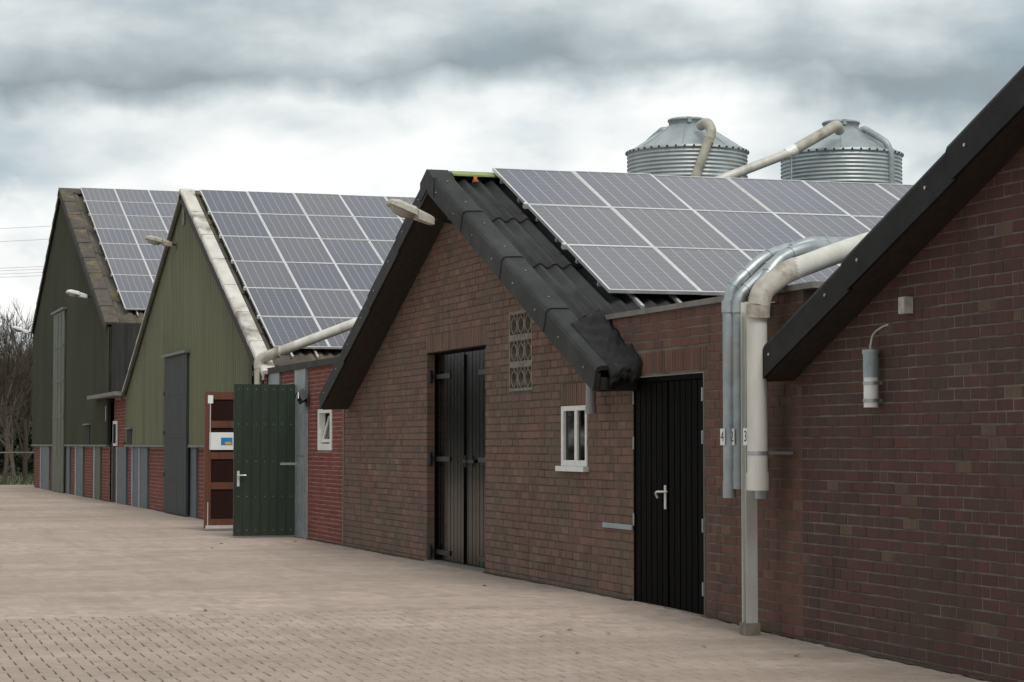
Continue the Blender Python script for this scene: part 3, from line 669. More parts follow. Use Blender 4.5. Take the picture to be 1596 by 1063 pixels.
for pe in (NE, NRE):
    m_ = MB(); sweep(m_, [(-NO+.03, -.255), (-NO+.03, -.225), (-.012, -.20), (-.012, -.24)], NAP, pe); m_.build('soffit_board', 'soffit', near)
    m_ = MB(); sweep(m_, [(-NO+.023, -.252), (-NO+.023, -.07), (-NO+.05, -.07), (-NO+.05, -.252)], NAP, pe); m_.build('barge_board', 'soffit', near)
roof_rows(near, NAP, NE, -.075, -.16, -.16, 14.2, 4, .176, .026, 'sheet_black'); roof_rows(near, NAP, NRE, -.075, -.16, -.16, 14.2, 4, .176, .026, 'sheet_black')
# ================================================================== GREEN BARN
def siding(mb, x0, x1, z0, top, y, pitch, depth):
    """trapezoid ribbed sheet, cut to the gable line"""
    xs = []; x = x0
    while x < x1-1e-6:
        for u_, k in ((0, 0), (.55, 0), (.65, 1), (.9, 1)):
            xx = x+u_*pitch
            if xx < x1: xs.append((xx, -depth*k))
        x += pitch
    xs.append((x1, 0)); V = []
    for xx, d in xs: V += [(xx, y+d, z0), (xx, y+d, max(z0+.01, top(xx)))]
    mb.add(V, [(2*i, 2*i+2, 2*i+3, 2*i+1) for i in range(len(xs)-1)])
GO = .15
ga = at(281.5, 296, -GO); GAP = (ga[0], ga[2]); gsl = .466
gl = at(189, 614, -GO); GL = (gl[0], gl[2]); GRX = -21.0; GR = (GRX, GAP[1]-gsl*(GRX-GAP[0]))
glsl = (GAP[1]-GL[1])/(GAP[0]-GL[0])
green = thing('green_barn', 'olive green ribbed metal barn with whitish verge and slate grey tall door', 'barn', (GAP[0], 0, 0))
def g_under(x): return GAP[1]-.10-(gsl*(x-GAP[0]) if x > GAP[0] else glsl*(GAP[0]-x))
SB = 1.47; GSX0, GSX1 = GL[0]+.25, fx(396)
mb = MB(); siding(mb, GSX0, GSX1, SB, g_under, -.05, .18, .035); mb.build('siding', 'green_siding', green)
mb = MB(); mb.prism([(GSX0, SB), (GSX1, SB), (GSX1, g_under(GSX1)-.02), (GAP[0], GAP[1]-.13), (GSX0, g_under(GSX0)-.02)], -.03, .2); mb.build('gable_wall', 'sheet_dark', green)
mb = MB(); mb.box((GSX0, -.11, SB-.04), (GSX1, -.02, SB+.012)); mb.build('drip_flashing', 'flashing', green)
GD = (fx(258, -.1), fx(293, -.1))
brick_wall(green, GSX0, GSX1, lambda x: -.03, lambda x: SB-.05, [(GD[0], GD[1], -.1, 3)], 'red', 0, 14, 'mortar_red', yf=0)
for a, b_ in ((186, 199.5), (210, 219.5), (221, 233), (295, 309.5)):
    m_ = MB(); m_.box((fx(a), -.05, -.02), (fx(b_), .05, SB-.045)); d = m_.build('steel_panel', 'bluegrey_panel', green)
    m_ = MB(); m_.box((fx(a)-.05, -.07, -.02), (fx(a)+.10, -.051, SB-.046)); m_.build('edge_strip', 'galv_flat', d)
mb = MB(); mb.box((GD[0], -.13, .02), (GD[1], -.09, 3.38)); gd = mb.build('door', 'slate_door', green)
for k in range(3): m_ = MB(); m_.box((GD[0]+.02, -.145, .75+k*.9), (GD[1]-.02, -.131, .79+k*.9)); m_.build('door_rail', 'slate_door', gd)
nb = 10
for k in range(nb):
    a = GD[0]+(GD[1]-GD[0])*k/nb; m_ = MB(); m_.box((a+.012, -.139, .03), (a+(GD[1]-GD[0])/nb-.012, -.129, 3.37)); m_.build('board', 'slate_door', gd)
for z in (.8, 1.7, 2.55): m_ = MB(); m_.box((GD[0]-.10, -.16, z), (GD[0]+.08, -.09, z+.08)); m_.build('hinge', 'dark_metal', gd)
mb = MB(); mb.box((GD[0]-.1, -.20, 3.38), (GD[1]+.1, -.05, 3.44)); mb.build('door_hood', 'flashing', green)
m_ = MB(); a = fx(200, -.06); m_.box((a, -.10, SB+.02), (fx(207, -.06), -.04, 1.86)); vo = m_.build('vent_opening', 'inside', green)
m_ = MB(); m_.box((a-.1, -.16, 1.86), (fx(207, -.06)+.1, -.05, 1.90)); m_.build('hood', 'flashing', vo)
a = fx(222, -.06); m_ = MB(); m_.box((a, -.075, SB+.02), (a+.55, -.05, g_under(a)-.15)); m_.build('cover_strip', 'olive_siding', green)
m_ = MB(); p = at(303, 352, -.09); m_.box((GAP[0]-.02, -.11, GAP[1]-.75), (GAP[0]+.20, -.085, GAP[1]-.30)); m_.build('apex_plate', 'flashing', green)
GPROF = [(-GO, -.16), (-GO, -.01), (-GO+.02, .015), (.10, .02), (.11, -.05), (-GO+.04, -.05), (-GO+.04, -.16)]
GPROFB = [(-GO-.012, -.22), (-GO-.012, -.075), (-GO-.002, -.075), (-GO-.002, -.22)]
for pa, pe, mname in ((GAP, GR, 'white_verge'), (GAP, GL, 'white_verge')):
    verge(green, pa, pe, GPROF, 7, mname, False, .012)
    m_ = MB(); sweep(m_, GPROFB, pa, pe); m_.build('barge_board', 'soffit', green)
mb = MB(); mb.prism([(GAP[0]-.25, GAP[1]-.12), (GAP[0], GAP[1]), (GAP[0]+.2, GAP[1]-.09), (GAP[0]+.2, GAP[1]-.14), (GAP[0], GAP[1]-.04), (GAP[0]-.25, GAP[1]-.16)], .13, 14); mb.build('ridge_cap', 'sheet_asbestos', green)
mb = MB(); mb.prism([(GAP[0]-.2, GAP[1]-.08), (GAP[0], GAP[1]+.03), (GAP[0]+.2, GAP[1]-.07), (GAP[0]+.2, GAP[1]-.14), (GAP[0], GAP[1]-.04), (GAP[0]-.2, GAP[1]-.16)], -GO-.02, .125); mb.build('verge_apex', 'white_verge', green)
roof_rows(green, GAP, GR, -.06, .12, .12, 14.2, 5, .176, .026, 'sheet_asbestos'); roof_rows(green, GAP, GL, -.06, .12, .12, 14.2, 5, .176, .026, 'sheet_asbestos')
for a, b_, zz in ((GSX0, GSX0+.2, GL[1]-.3), (GSX1-.2, GSX1, 2.6)): mb = MB(); mb.box((a, .262, -.1), (b_, 14, zz)); mb.build('side_wall', 'mortar_red', green)
# ================================================================== FAR GREEN BARN
fa = at(92.5, 294, -GO); FAP = (fa[0], fa[2]); fr = at(164.5, 504, -GO); FR = (fr[0], fr[2]); fl = at(48, 519, -GO); FL = (fl[0], fl[2])
frs = (FAP[1]-FR[1])/(FR[0]-FAP[0]); fls = (FAP[1]-FL[1])/(FAP[0]-FL[0])
far = thing('green_barn', 'dark olive metal barn with mossy verge and narrow pale green door strip', 'barn', (FAP[0], 0, 0))
def f_under(x): return FAP[1]-.10-(frs*(x-FAP[0]) if x > FAP[0] else fls*(FAP[0]-x))
FX0, FX1 = FL[0]+.02, FR[0]-.05
mb = MB(); siding(mb, FX0, FX1, SB, f_under, -.05, .22, .035); mb.build('siding', 'olive_siding', far)
mb = MB(); mb.prism([(FX0, SB), (FX1, SB), (FX1, f_under(FX1)-.02), (FAP[0], FAP[1]-.13), (FX0, f_under(FX0)-.02)], -.03, .2); mb.build('gable_wall', 'sheet_dark', far)
mb = MB(); mb.box((FX0, -.11, SB-.04), (FX1, -.02, SB+.012)); mb.build('drip_flashing', 'flashing', far)
brick_wall(far, FX0+.3, FX1, lambda x: -.03, lambda x: SB-.05, [], 'red', 0, 15, 'mortar_red', yf=0)
for a, b_, mn in ((66, 79, 'bluegrey_panel'), (101, 111, 'bluegrey_panel'), (121, 132, 'bluegrey_panel'), (150, 159, 'palegreen_door')):
    m_ = MB(); m_.box((fx(a), -.05, -.02), (fx(b_), .05, SB-.045)); d = m_.build('steel_panel', mn, far)
    m_ = MB(); m_.box((fx(a)-.05, -.07, -.02), (fx(a)+.18, -.051, SB-.046)); m_.build('edge_strip', 'galv_flat', d)
FD = (fx(83, -.1), fx(100, -.1)); mb = MB(); mb.box((FD[0], -.13, .02), (FD[1], -.09, at(91, 488, -.1)[2])); fd = mb.build('door', 'palegreen_door', far)
zt = at(91, 488, -.1)[2]
m_ = MB(); m_.box((FD[0]-.2, -.2, zt), (FD[1]+.2, -.05, zt+.07)); m_.build('door_hood', 'flashing', fd)
m_ = MB(); m_.box((FD[0]+1.2, -.15, 1.2), (FD[0]+1.35, -.131, zt-.1)); m_.box((FD[0]+2.2, -.15, .1), (FD[0]+2.3, -.131, zt-.1)); m_.build('door_rail', 'flashing', fd)
for z in (2.3, 3.4, 4.5): m_ = MB(); m_.box((FD[0]+.05, -.148, z), (FD[1]-.05, -.131, z+.07)); m_.build('door_brace', 'palegreen_door', fd)
m_ = MB(); a = fx(134, -.06); m_.box((a, -.10, SB+.02), (fx(141, -.06), -.04, 2.03)); vo = m_.build('vent_opening', 'inside', far)
m_ = MB(); m_.box((a-.1, -.16, 2.03), (fx(141, -.06)+.1, -.05, 2.07)); m_.build('hood', 'flashing', vo)
FPROF = [(-GO, -.16), (-GO, -.01), (-GO+.02, .015), (.22, .02), (.23, -.05), (-GO+.04, -.05), (-GO+.04, -.16)]
for pe in (FR, FL):
    verge(far, FAP, pe, FPROF, 9, 'moss_verge', False, .02)
    m_ = MB(); sweep(m_, GPROFB, FAP, pe); m_.build('barge_board', 'sheet_dark', far)
roof_rows(far, FAP, FR, -.06, .2, .2, 14.2, 6, .30, .05, 'sheet_asbestos'); roof_rows(far, FAP, FL, -.06, .2, .2, 14.2, 6, .30, .05, 'sheet_asbestos')
mb = MB(); mb.prism([(FAP[0]-.4, FAP[1]-.17), (FAP[0], FAP[1]+.03), (FAP[0]+.4, FAP[1]-.15), (FAP[0]+.4, FAP[1]-.2), (FAP[0], FAP[1]-.02), (FAP[0]-.4, FAP[1]-.21)], -GO-.02, 14); mb.build('ridge_cap', 'moss_verge', far)
# side wall cladding facing the yard side, wavy sheets
mb = MB(); k = 0; V = []
ys = np.arange(0.0, 14.01, .06)
for y in ys: xx = FR[0]+.04+.05*math.cos(2*math.pi*y/.30); V += [(xx, y, 2.6), (xx, y, FR[1]+.02)]
mb.add(V, [(2*i, 2*i+2, 2*i+3, 2*i+1) for i in range(len(ys)-1)], True); mb.box((FR[0]-.25, .01, -.1), (FR[0]-.05, 14, FR[1]-.12)); mb.build('side_cladding', 'sheet_dark', far)
mb = MB(); mb.box((FX0, .262, -.1), (FX0+.2, 14, FL[1]-.2)); mb.build('side_wall', 'sheet_dark', far)
# ---- annex between the two green barns
an2 = thing('brick_annex', 'low red brick annex with dark door squeezed between the two green barns', 'annex', ((FX1+GSX0)/2, 0, 0))
ZA = 2.70; bx0, bx1 = FX1+.01, GSX0-.01
brick_wall(an2, bx0, bx1, lambda x: -.03, lambda x: ZA, [(fx(187.5), fx(192), -.1, 1.55)], 'red', 0, 16, 'mortar_red', yf=.10)
mb = MB(); mb.box((bx0-2.2, -.35, ZA), (bx1, 14, ZA+.10)); mb.build('flat_roof', 'flashing', an2)
mb = MB(); mb.box((fx(187.5), .2, 0), (fx(192), .22, 1.55)); mb.build('doorway', 'inside', an2)
m_ = MB(); m_.box((fx(160), .04, 0), (fx(173), .09, 1.55)); m_.build('door', 'bluegrey_panel', an2)
m_ = MB(); q = fx(176, .06); m_.box((q, .05, 1.45), (q+.75, .085, 2.1)); ww = m_.build('window', 'white_paint', an2); m_ = MB(); m_.box((q+.12, .045, 1.52), (q+.62, .049, 2.02)); m_.build('pane', 'dark_pane', ww)
m_ = MB(); q = at(170, 640, 0)[0]; m_.tube([(q, 0, 2.1), (q, 0, 2.5)], .10, 10); m_.box((q-.05, 0, 2.25), (q+.05, .09, 2.35)); m_.build('wall_lantern', 'galv_flat', an2)
# ================================================================== LINK C between green and mid barn
linkC = thing('brick_annex', 'bright red brick annex with tilted white window and opened doors', 'annex', (-18.5, 0, 0))
cx0, cx1 = GSX1+.02, MX0-.01
W2 = (at(497, 638)[0], at(518, 702)[0], 1.405, 2.035); DC = (fx(420), fx(459), -.1, 2.48)
brick_wall(linkC, cx0, cx1, lambda x: -.03, lambda x: 2.72, [DC, W2], 'red', 0, 17, 'mortar_red', yf=.0, course=.0665)
mb = MB(); mb.box((cx0, -.06, 2.70), (cx1+.6, .3, 2.80)); mb.build('roof_edge', 'sheet_dark', linkC)
mb = MB(); mb.box((cx0, .3, 2.6), (cx1, 4.6, 2.68)); mb.build('flat_roof', 'felt', linkC)
mb = MB(); mb.box((DC[0], .34, 0), (W2[1]+.5, .36, 2.6)); mb.build('interior_partition', 'inside', linkC)
for a, b_, z0, z1 in ((fx(459, -.03), fx(478, -.03), .0, 2.76), (fx(418, -.03), fx(435, -.03), 2.49, 2.76)):
    m_ = MB(); m_.box((a, -.035, z0), (b_, -.008, z1)); m_.build('galvanised_sheet', 'galv_flat', linkC)
m_ = MB(); a = fx(459, -.03); b_ = fx(478, -.03); m_.box((a, -.037, 1.30), (b_, -.036, 1.315)); m_.box((b_-.03, -.06, 0), (b_, -.036, 2.76)); m_.build('sheet_edge', 'galv', linkC)
m_ = MB(); m_.box((cx1-.05, -.012, 0), (cx1, -.003, 2.5)); m_.build('corner_joint', 'flashing', linkC)
x0, x1, z0, z1 = W2; f_ = .10; y = -.02; mb = MB()
mb.box((x0, y, z0), (x0+f_, .08, z1)); mb.box((x1-f_, y, z0), (x1, .08, z1)); mb.box((x0+f_, y+.001, z1-.06), (x1-f_, .08, z1)); mb.box((x0+f_, y-.01, z0), (x1-f_, .08, z0+.10)); wC = mb.build('window', 'white_paint', linkC)
m_ = MB(); zb, ztp = z0+.12, z1-.10; yt, yb = .14, .03
for a, b_ in ((x0+f_+.02, x0+f_+.10), (x1-f_-.10, x1-f_-.02)):
    m_.add([(a, yb-.02, zb), (b_, yb-.02, zb), (b_, yb+.02, zb), (a, yb+.02, zb), (a, yt-.02, ztp), (b_, yt-.02, ztp), (b_, yt+.02, ztp), (a, yt+.02, ztp)], [(0, 3, 2, 1), (4, 5, 6, 7), (0, 1, 5, 4), (1, 2, 6, 5), (2, 3, 7, 6), (3, 0, 4, 7)])
m_.box((x0+f_+.10, yb-.019, zb), (x1-f_-.10, yb+.019, zb+.05)); m_.box((x0+f_+.10, yt-.019, ztp-.05), (x1-f_-.10, yt+.019, ztp)); m_.build('tilted_sash', 'white_paint', wC)
m_ = MB(); m_.add([(x0+f_+.1, yb, zb), (x1-f_-.1, yb, zb), (x1-f_-.1, yt, ztp), (x0+f_+.1, yt, ztp)], [(0, 1, 2, 3)]); m_.build('pane', 'glass', wC)
# green outer door, swung open square to the wall
gx = at(459, 836, -.05)[0]; r_ = ray(364, 720); gy = CAM[1]+r_[1]*(gx-CAM[0])/r_[0]
gh = 2.46; gdo = MB(); gdo.box((gx-.02, gy, .03), (gx+.02, -.05, gh)); gdoor = gdo.build('door', 'green_door', linkC); gdoor['label'] = 'dark green boarded outer door swung open into the yard'
nbd = 7; bw = (-.05-gy)/nbd
for k in range(nbd):
    m_ = MB(); m_.box((gx+.021, gy+k*bw+.006, .035), (gx+.032, gy+(k+1)*bw-.006, gh-.005)); m_.build('board', 'green_door', gdoor)
for z in (.12, .66, 1.22, 1.82, 2.38):
    for k in range(nbd):
        m_ = MB(); m_.tube([(gx+.03, gy+(k+.5)*bw, z), (gx+.037, gy+(k+.5)*bw, z)], .008, 6); m_.build('screw', 'screw', gdoor)
m_ = MB(); m_.box((gx+.033, gy+.05, .82), (gx+.042, gy+.09, 1.07)); m_.tube([(gx+.04, gy+.07, 1.0), (gx+.09, gy+.07, 1.0), (gx+.09, gy+.19, 1.0)], .011, 8); m_.build('handle', 'alu', gdoor)
m_ = MB(); m_.box((gx+.034, -.30, 1.16), (gx+.05, -.02, 1.20)); m_.build('door_stay', 'galv', gdoor)
# brown inner door with four dark panels
bx = gnd(322, 828)[0]; by0, by1 = gnd(322, 829)[1], -.06
bh2 = 2.40; br = MB(); st = .11; th = .03
br.box((bx-th, by0, .05), (bx+th, by0+st, bh2)); br.box((bx-th, by1-st, .05), (bx+th, by1, bh2))
rails = [(.05, .21), (.72, .84), (1.24, 1.36), (1.78, 1.90), (bh2-.13, bh2)]
for a, b_ in rails: br.box((bx-th+.001, by0+st, a), (bx+th-.001, by1-st, b_))
bdoor = br.build('door', 'brown_wood', linkC); bdoor['label'] = 'brown wooden inner door with dark panels standing open'
for (a0, a1), (b0, b1) in zip(rails[:-1], rails[1:]):
    m_ = MB(); m_.box((bx-.008, by0+st, a1), (bx+.008, by1-st, b0)); m_.build('panel', 'dark_pane', bdoor)
m_ = MB(); m_.box((bx+th-.012, by0+st*.2, .045), (bx+th+.006, by1-.1, .10)); m_.build('kick_strip', 'alu', bdoor)
m_ = MB(); m_.box((bx+th+.001, by0+.05, 2.20), (bx+th+.006, by0+.14, 2.34)); m_.build('sticker', 'sign_white', bdoor)
m_ = MB(); m_.box((bx+th+.001, by0+.05, .1), (bx+th+.012, by0+.065, .5)); m_.box((bx+th+.001, by0+.085, 1.4), (bx+th+.012, by0+.10, 2.2)); m_.build('bolt_rod', 'alu', bdoor)
sg = MB(); sy0 = by0+st-.03; sg.box((bx+th+.004, sy0, 1.40), (bx+th+.010, sy0+.42, 1.70)); sign = sg.build('notice_board', 'sign_white', bdoor)
m_ = MB(); m_.box((bx+th+.011, sy0+.20, 1.48), (bx+th+.013, sy0+.40, 1.61)); m_.build('picture', 'sign_blue', bdoor); m_ = MB(); m_.box((bx+th+.0135, sy0+.27, 1.49), (bx+th+.015, sy0+.38, 1.535)); m_.build('picture_detail', 'sign_yellow', bdoor)
# small black spotlight on the galvanised sheet
sp = at(470, 618, -.12); spt = thing('spotlight', 'small black spotlight on the galvanised sheet by the open green door', 'spotlight', tuple(sp))
m_ = MB(); m_.obox(sp, (.10, 0, .03), (0, .05, .03), (-.03, -.04, .07)); m_.build('housing', 'dark_metal', spt)
m_ = MB(); m_.obox(sp+np.array([.03, -.075, .0]), (.075, 0, .02), (0, .004, .002), (-.02, -.0, .05)); m_.build('lens', 'galv', spt)
m_ = MB(); m_.tube([sp+np.array([.02, .02, -.02]), (sp[0]+.03, -.04, sp[2]-.10)], .018, 6); m_.box((sp[0]-.02, -.05, sp[2]-.15), (sp[0]+.08, -.036, sp[2]-.05)); m_.build('bracket', 'dark_metal', spt)
# ================================================================== SOLAR PANELS
def solar_mesh(w_, l_):
    f_ = .022; t_ = .038; fm = MB()
    fm.box((0, 0, 0), (f_, l_, t_)); fm.box((w_-f_, 0, 0), (w_, l_, t_)); fm.box((f_, 0, .0005), (w_-f_, f_, t_-.0005)); fm.box((f_, l_-f_, .0005), (w_-f_, l_, t_-.0005))
    fme = fm.mesh('frame'); fme.materials.append(MATS['alu'])
    cm = MB(); cm.add([(f_, f_, t_-.006), (w_-f_, f_, t_-.006), (w_-f_, l_-f_, t_-.006), (f_, l_-f_, t_-.006)], [(0, 1, 2, 3)])
    cm.add([(f_, f_, .01), (w_-f_, f_, .01), (w_-f_, l_-f_, .01), (f_, l_-f_, .01)], [(3, 2, 1, 0)])
    cme = cm.mesh('cell_sheet'); cme.materials.append(MATS['pv_cells']); ul = cme.uv_layers.new(name='UVMap')
    for p in cme.polygons:
        for li in p.loop_indices:
            v = cme.vertices[cme.loops[li].vertex_index].co; ul.data[li].uv = ((v.x-f_)/(w_-2*f_), (v.y-f_)/(l_-2*f_))
    return fme, cme
ROWN = {3: ['ridge', 'middle', 'eave'], 6: ['ridge', 'second', 'third', 'fourth', 'fifth', 'eave'], 8: ['ridge', 'second', 'third', 'fourth', 'fifth', 'sixth', 'seventh', 'eave']}
def solar_array(top, ang, y0, cols, rows, w_, l_, roofname, owner, rails_y=None):
    fme, cme = solar_mesh(w_-.003, l_-.006); ca, sa = math.cos(ang), math.sin(ang)
    for r_ in range(rows):
        for c in range(cols):
            s_ = (r_+1)*l_-.006; jz = R.uniform(-.002, .002)
            loc = (top[0]+ca*s_+sa*jz, y0+c*w_, top[1]-sa*s_+ca*jz)
            nm_ = ROWN[rows][r_]
            o = thing('solar_panel', f'grey solar panel in the {nm_} row on the {roofname}', 'solar panel', (0, 0, 0), f'solar panels on the {roofname}')
            o.matrix_world = Matrix(((0, -ca, sa, loc[0]), (1, 0, 0, loc[1]), (0, sa, ca, loc[2]), (0, 0, 0, 1))) @ Matrix.Rotation(R.uniform(-.0035, .0035), 4, 'X') @ Matrix.Rotation(R.uniform(-.004, .004), 4, 'Y')
            for nm2, me in (('frame', fme), ('cell_sheet', cme)):
                k = bpy.data.objects.new(nm2, me); COL.objects.link(k); k.parent = o
    # rails running under the panels along the roof and down the slope, and clamps at the row joints
    for r_ in range(rows):
        for u_ in (.25, .75):
            s_ = (r_+u_)*l_; m_ = MB(); P = np.array([top[0]+ca*s_, 0, top[1]-sa*s_]); n = np.array([sa, 0, ca]); t = np.array([ca, 0, -sa])
            m_.obox(P-n*.028+np.array([0, y0+cols*w_/2, 0]), t*.02, (0, cols*w_/2-.004, 0), n*.02); m_.build('mounting_rail', 'alu', owner)
        if r_:
            s_ = r_*l_; m_ = MB(); P = np.array([top[0]+ca*s_, y0-.02, top[1]-sa*s_]); m_.obox(P+n*.02, t*.03, (0, .025, 0), n*.03); m_.build('rail_clamp', 'alu', owner)
    for c in range(cols):
        for u_ in (.3, .75):
            m_ = MB(); y = y0+(c+u_)*w_; sA, sB = rows*l_-.6, rows*l_+.22
            A = np.array([top[0]+ca*sA, y, top[1]-sa*sA])-n*.068; B = np.array([top[0]+ca*sB, y, top[1]-sa*sB])-n*.068
            m_.obox((A+B)/2, (B-A)/2, (0, .018, 0), n*.018); m_.build('support_rail', 'alu', owner)
def fit_panels(tpx, bpx, Y):
    A, B = at(*tpx, Y), at(*bpx, Y); ang = math.atan2(A[2]-B[2], B[0]-A[0]); return (A[0], A[2]), ang, math.hypot(B[0]-A[0], A[2]-B[2])
t_, a_, l_ = fit_panels((767, 266), (949, 457), .385)
solar_array(t_, a_, .385, 8, 3, 1.04, l_/3, "brick barn's black roof", barn)
t_, a_, l_ = fit_panels((311, 298), (427, 543), .205)
solar_array(t_, a_, .205, 7, 6, 1.0, l_/6, 'white edged green barn roof', green)
t_, a_, l_ = fit_panels((125, 294), (195, 483), .465)
solar_array(t_, a_, .465, 5, 8, 1.06, l_/8, 'mossy edged olive barn roof', far)
# ================================================================== SILOS
def silo(px_, d, label, rim=238, top=185):
    B = atd(px_, rim, d); zr = B[2]; zt_ = atd(px_, top, d)[2]; r = 92.5/FPX*d
    s_ = thing('feed_silo', label, 'silo', (B[0], B[1], 0), 'galvanised feed silos')
    c = (B[0], B[1], 0); prof = []; z = zr; pitch = .067; z0 = zr-3.4
    k = 0
    while z > z0:
        prof += [(r+.0, z), (r+.016, z-pitch*.25), (r+.016, z-pitch*.5), (r, z-pitch*.75)]; z -= pitch
    m_ = MB(); m_.lathe(prof[::-1], c, 64); m_.build('body', 'silo_metal', s_)
    m_ = MB(); m_.lathe([(.28, z0-1.6), (r, z0)], c, 32); m_.build('hopper', 'silo_metal', s_)
    m_ = MB(); zc = zt_-.13; m_.lathe([(r+.03, zr-.03), (r+.03, zr+.01), (r*.95, zr+.03), (.33, zc), (.30, zc)], c, 48); co = m_.build('roof_cone', 'silo_metal', s_)
    m_ = MB(); m_.lathe([(.31, zc-.02), (.31, zc+.08), (.33, zc+.08), (.33, zt_-.02), (.29, zt_), (0.001, zt_+.01)], c, 32); m_.box((c[0]+.28, c[1]-.12, zc+.03), (c[0]+.34, c[1]-.06, zt_-.01)); m_.build('lid', 'galv_flat', s_)
    m_ = MB()
    for k in range(44):
        an = 2*math.pi*k/44; m_.obox((c[0]+(r+.034)*math.cos(an), c[1]+(r+.034)*math.sin(an), zr-.012), (.010*math.cos(an), .010*math.sin(an), 0), (-.014*math.sin(an), .014*math.cos(an), 0), (0, 0, .014))
    m_.build('rim_bolts', 'dark_metal', s_, kind='stuff')
    for k in range(8):   # standing seams of the cone
        an = 2*math.pi*(k+.4)/8; a = np.array([c[0]+r*.97*math.cos(an), c[1]+r*.97*math.sin(an), zr+.035]); b_ = np.array([c[0]+.33*math.cos(an), c[1]+.33*math.sin(an), zc+.01])
        m_ = MB(); m_.tube([a, b_], .006, 5); m_.build('seam', 'galv_flat', s_)
    for k in range(4):
        an = math.pi/4+math.pi/2*k; x, y = c[0]+r*.98*math.cos(an), c[1]+r*.98*math.sin(an); m_ = MB(); m_.box((x-.05, y-.05, -.19), (x+.05, y+.05, z0+.35)); m_.build('leg', 'galv_flat', s_)
    return B, r, zr, zc, zt_
DS = 37.0
s1 = silo(1071, DS, 'galvanised corrugated feed silo with a beige pipe down its front', 238, 185)
s2 = silo(1311, DS+1.1, 'galvanised corrugated feed silo with a grey elbow pipe at its side', 243, 189)
m_ = MB(); d = DS-1.0
m_.tube(smooth_path([atd(1092, 196, d+.35), atd(1103, 190, d+.1), atd(1110, 205, d-.05), atd(1104, 222, d-.1)]), .085, 12); 
fp = thing('feed_pipe', 'beige feed pipe running down the front of a silo', 'pipe', tuple(atd(1104, 222, d-.1)))
m_.build('elbow', 'pvc_dirty', fp); m_ = MB(); m_.tube([atd(1106, 214, d-.1), atd(1084, 276, d-.15), atd(1040, 400, d-.2)], .080, 12); m_.build('pipe', 'pvc_dirty', fp)
d = DS-.2
fp = thing('feed_pipe', 'long slanting beige feed pipe leading up to a silo lid', 'pipe', tuple(atd(1230, 237, d)))
m_ = MB(); m_.tube([atd(1060, 306, d-1.0), atd(1130, 277, d-.7), atd(1234, 237, d-.3)], .080, 12); m_.build('pipe', 'pvc', fp)
m_ = MB(); m_.tube([atd(1228, 239, d-.3), atd(1298, 199, d+.15)], .092, 12); m_.build('pipe', 'pvc_dirty', fp)
m_ = MB(); m_.tube([atd(1226, 240, d-.31), atd(1240, 232, d-.27)], .096, 12); m_.build('sleeve', 'sign_white', fp)
m_ = MB(); m_.tube(smooth_path([atd(1292, 202, d+.12), atd(1304, 195, d+.2), atd(1308, 203, d+.45)]), .095, 12); m_.build('elbow', 'pvc_dirty', fp)
m_ = MB(); q = atd(1233, 243, d-.3); m_.tube([q, (q[0], q[1], 2.62), (q[0], q[1], -.19)], .02, 8); m_.build('support_post', 'galv', fp)
d = DS+.45
fp = thing('vent_pipe', 'grey elbow pipe bent down over the shoulder of a silo', 'pipe', tuple(atd(1390, 285, d)))
m_ = MB(); m_.tube(smooth_path([atd(1337, 207, d+.35), atd(1347, 200, d+.3), atd(1382, 222, d-.1), atd(1389, 240, d-.12), atd(1389, 330, d-.12)]), .058, 12); q = atd(1389, 330, d-.12); m_.tube([q, (q[0], q[1], -.19)], .058, 12); m_.build('pipe', 'galv_flat', fp)
fp = thing('vent_pipe', 'short grey pipe on the far shoulder of a silo', 'pipe', tuple(atd(1025, 215, DS-.2)))
m_ = MB(); m_.tube(smooth_path([atd(1040, 204, DS-.1), atd(1033, 202, DS-.1), atd(1010, 222, DS+.2), atd(996, 240, DS+.3), atd(996, 300, DS+.3)]), .055, 10); q = atd(996, 300, DS+.3); m_.tube([q, (q[0], q[1], -.19)], .055, 10); m_.build('pipe', 'galv_flat', fp)
# ================================================================== FEED PIPES AT THE FACADE
PY = -.30
def num_tag(parent, c, ch, sz=.085):
    m_ = MB(); m_.box((c[0]-.045, c[1]-.002, c[2]-.068), (c[0]+.045, c[1]+.001, c[2]+.068)); t = m_.build('number_tag', 'sign_white', parent)
    cu = bpy.data.curves.new('digit', 'FONT'); cu.body = ch; cu.size = .125; cu.align_x = 'CENTER'; cu.align_y = 'CENTER'
    tmp = bpy.data.objects.new('tmp', cu); COL.objects.link(tmp); dg = bpy.context.evaluated_depsgraph_get(); me = bpy.data.meshes.new_from_object(tmp.evaluated_get(dg))
    bpy.data.objects.remove(tmp); me.materials.clear(); me.materials.append(MATS['ink'])
    o = bpy.data.objects.new('digit', me); COL.objects.link(o); o.parent = t; WL[o] = WL[t]; o.location = Vector((c[0], c[1]-.004, c[2]))-WL[t]; o.rotation_euler = (math.pi/2, 0, 0)
def up(pts): return [np.array(at(x, y, Y)) for x, y, Y in pts]
ztag = at(1140, 681, PY)[2]
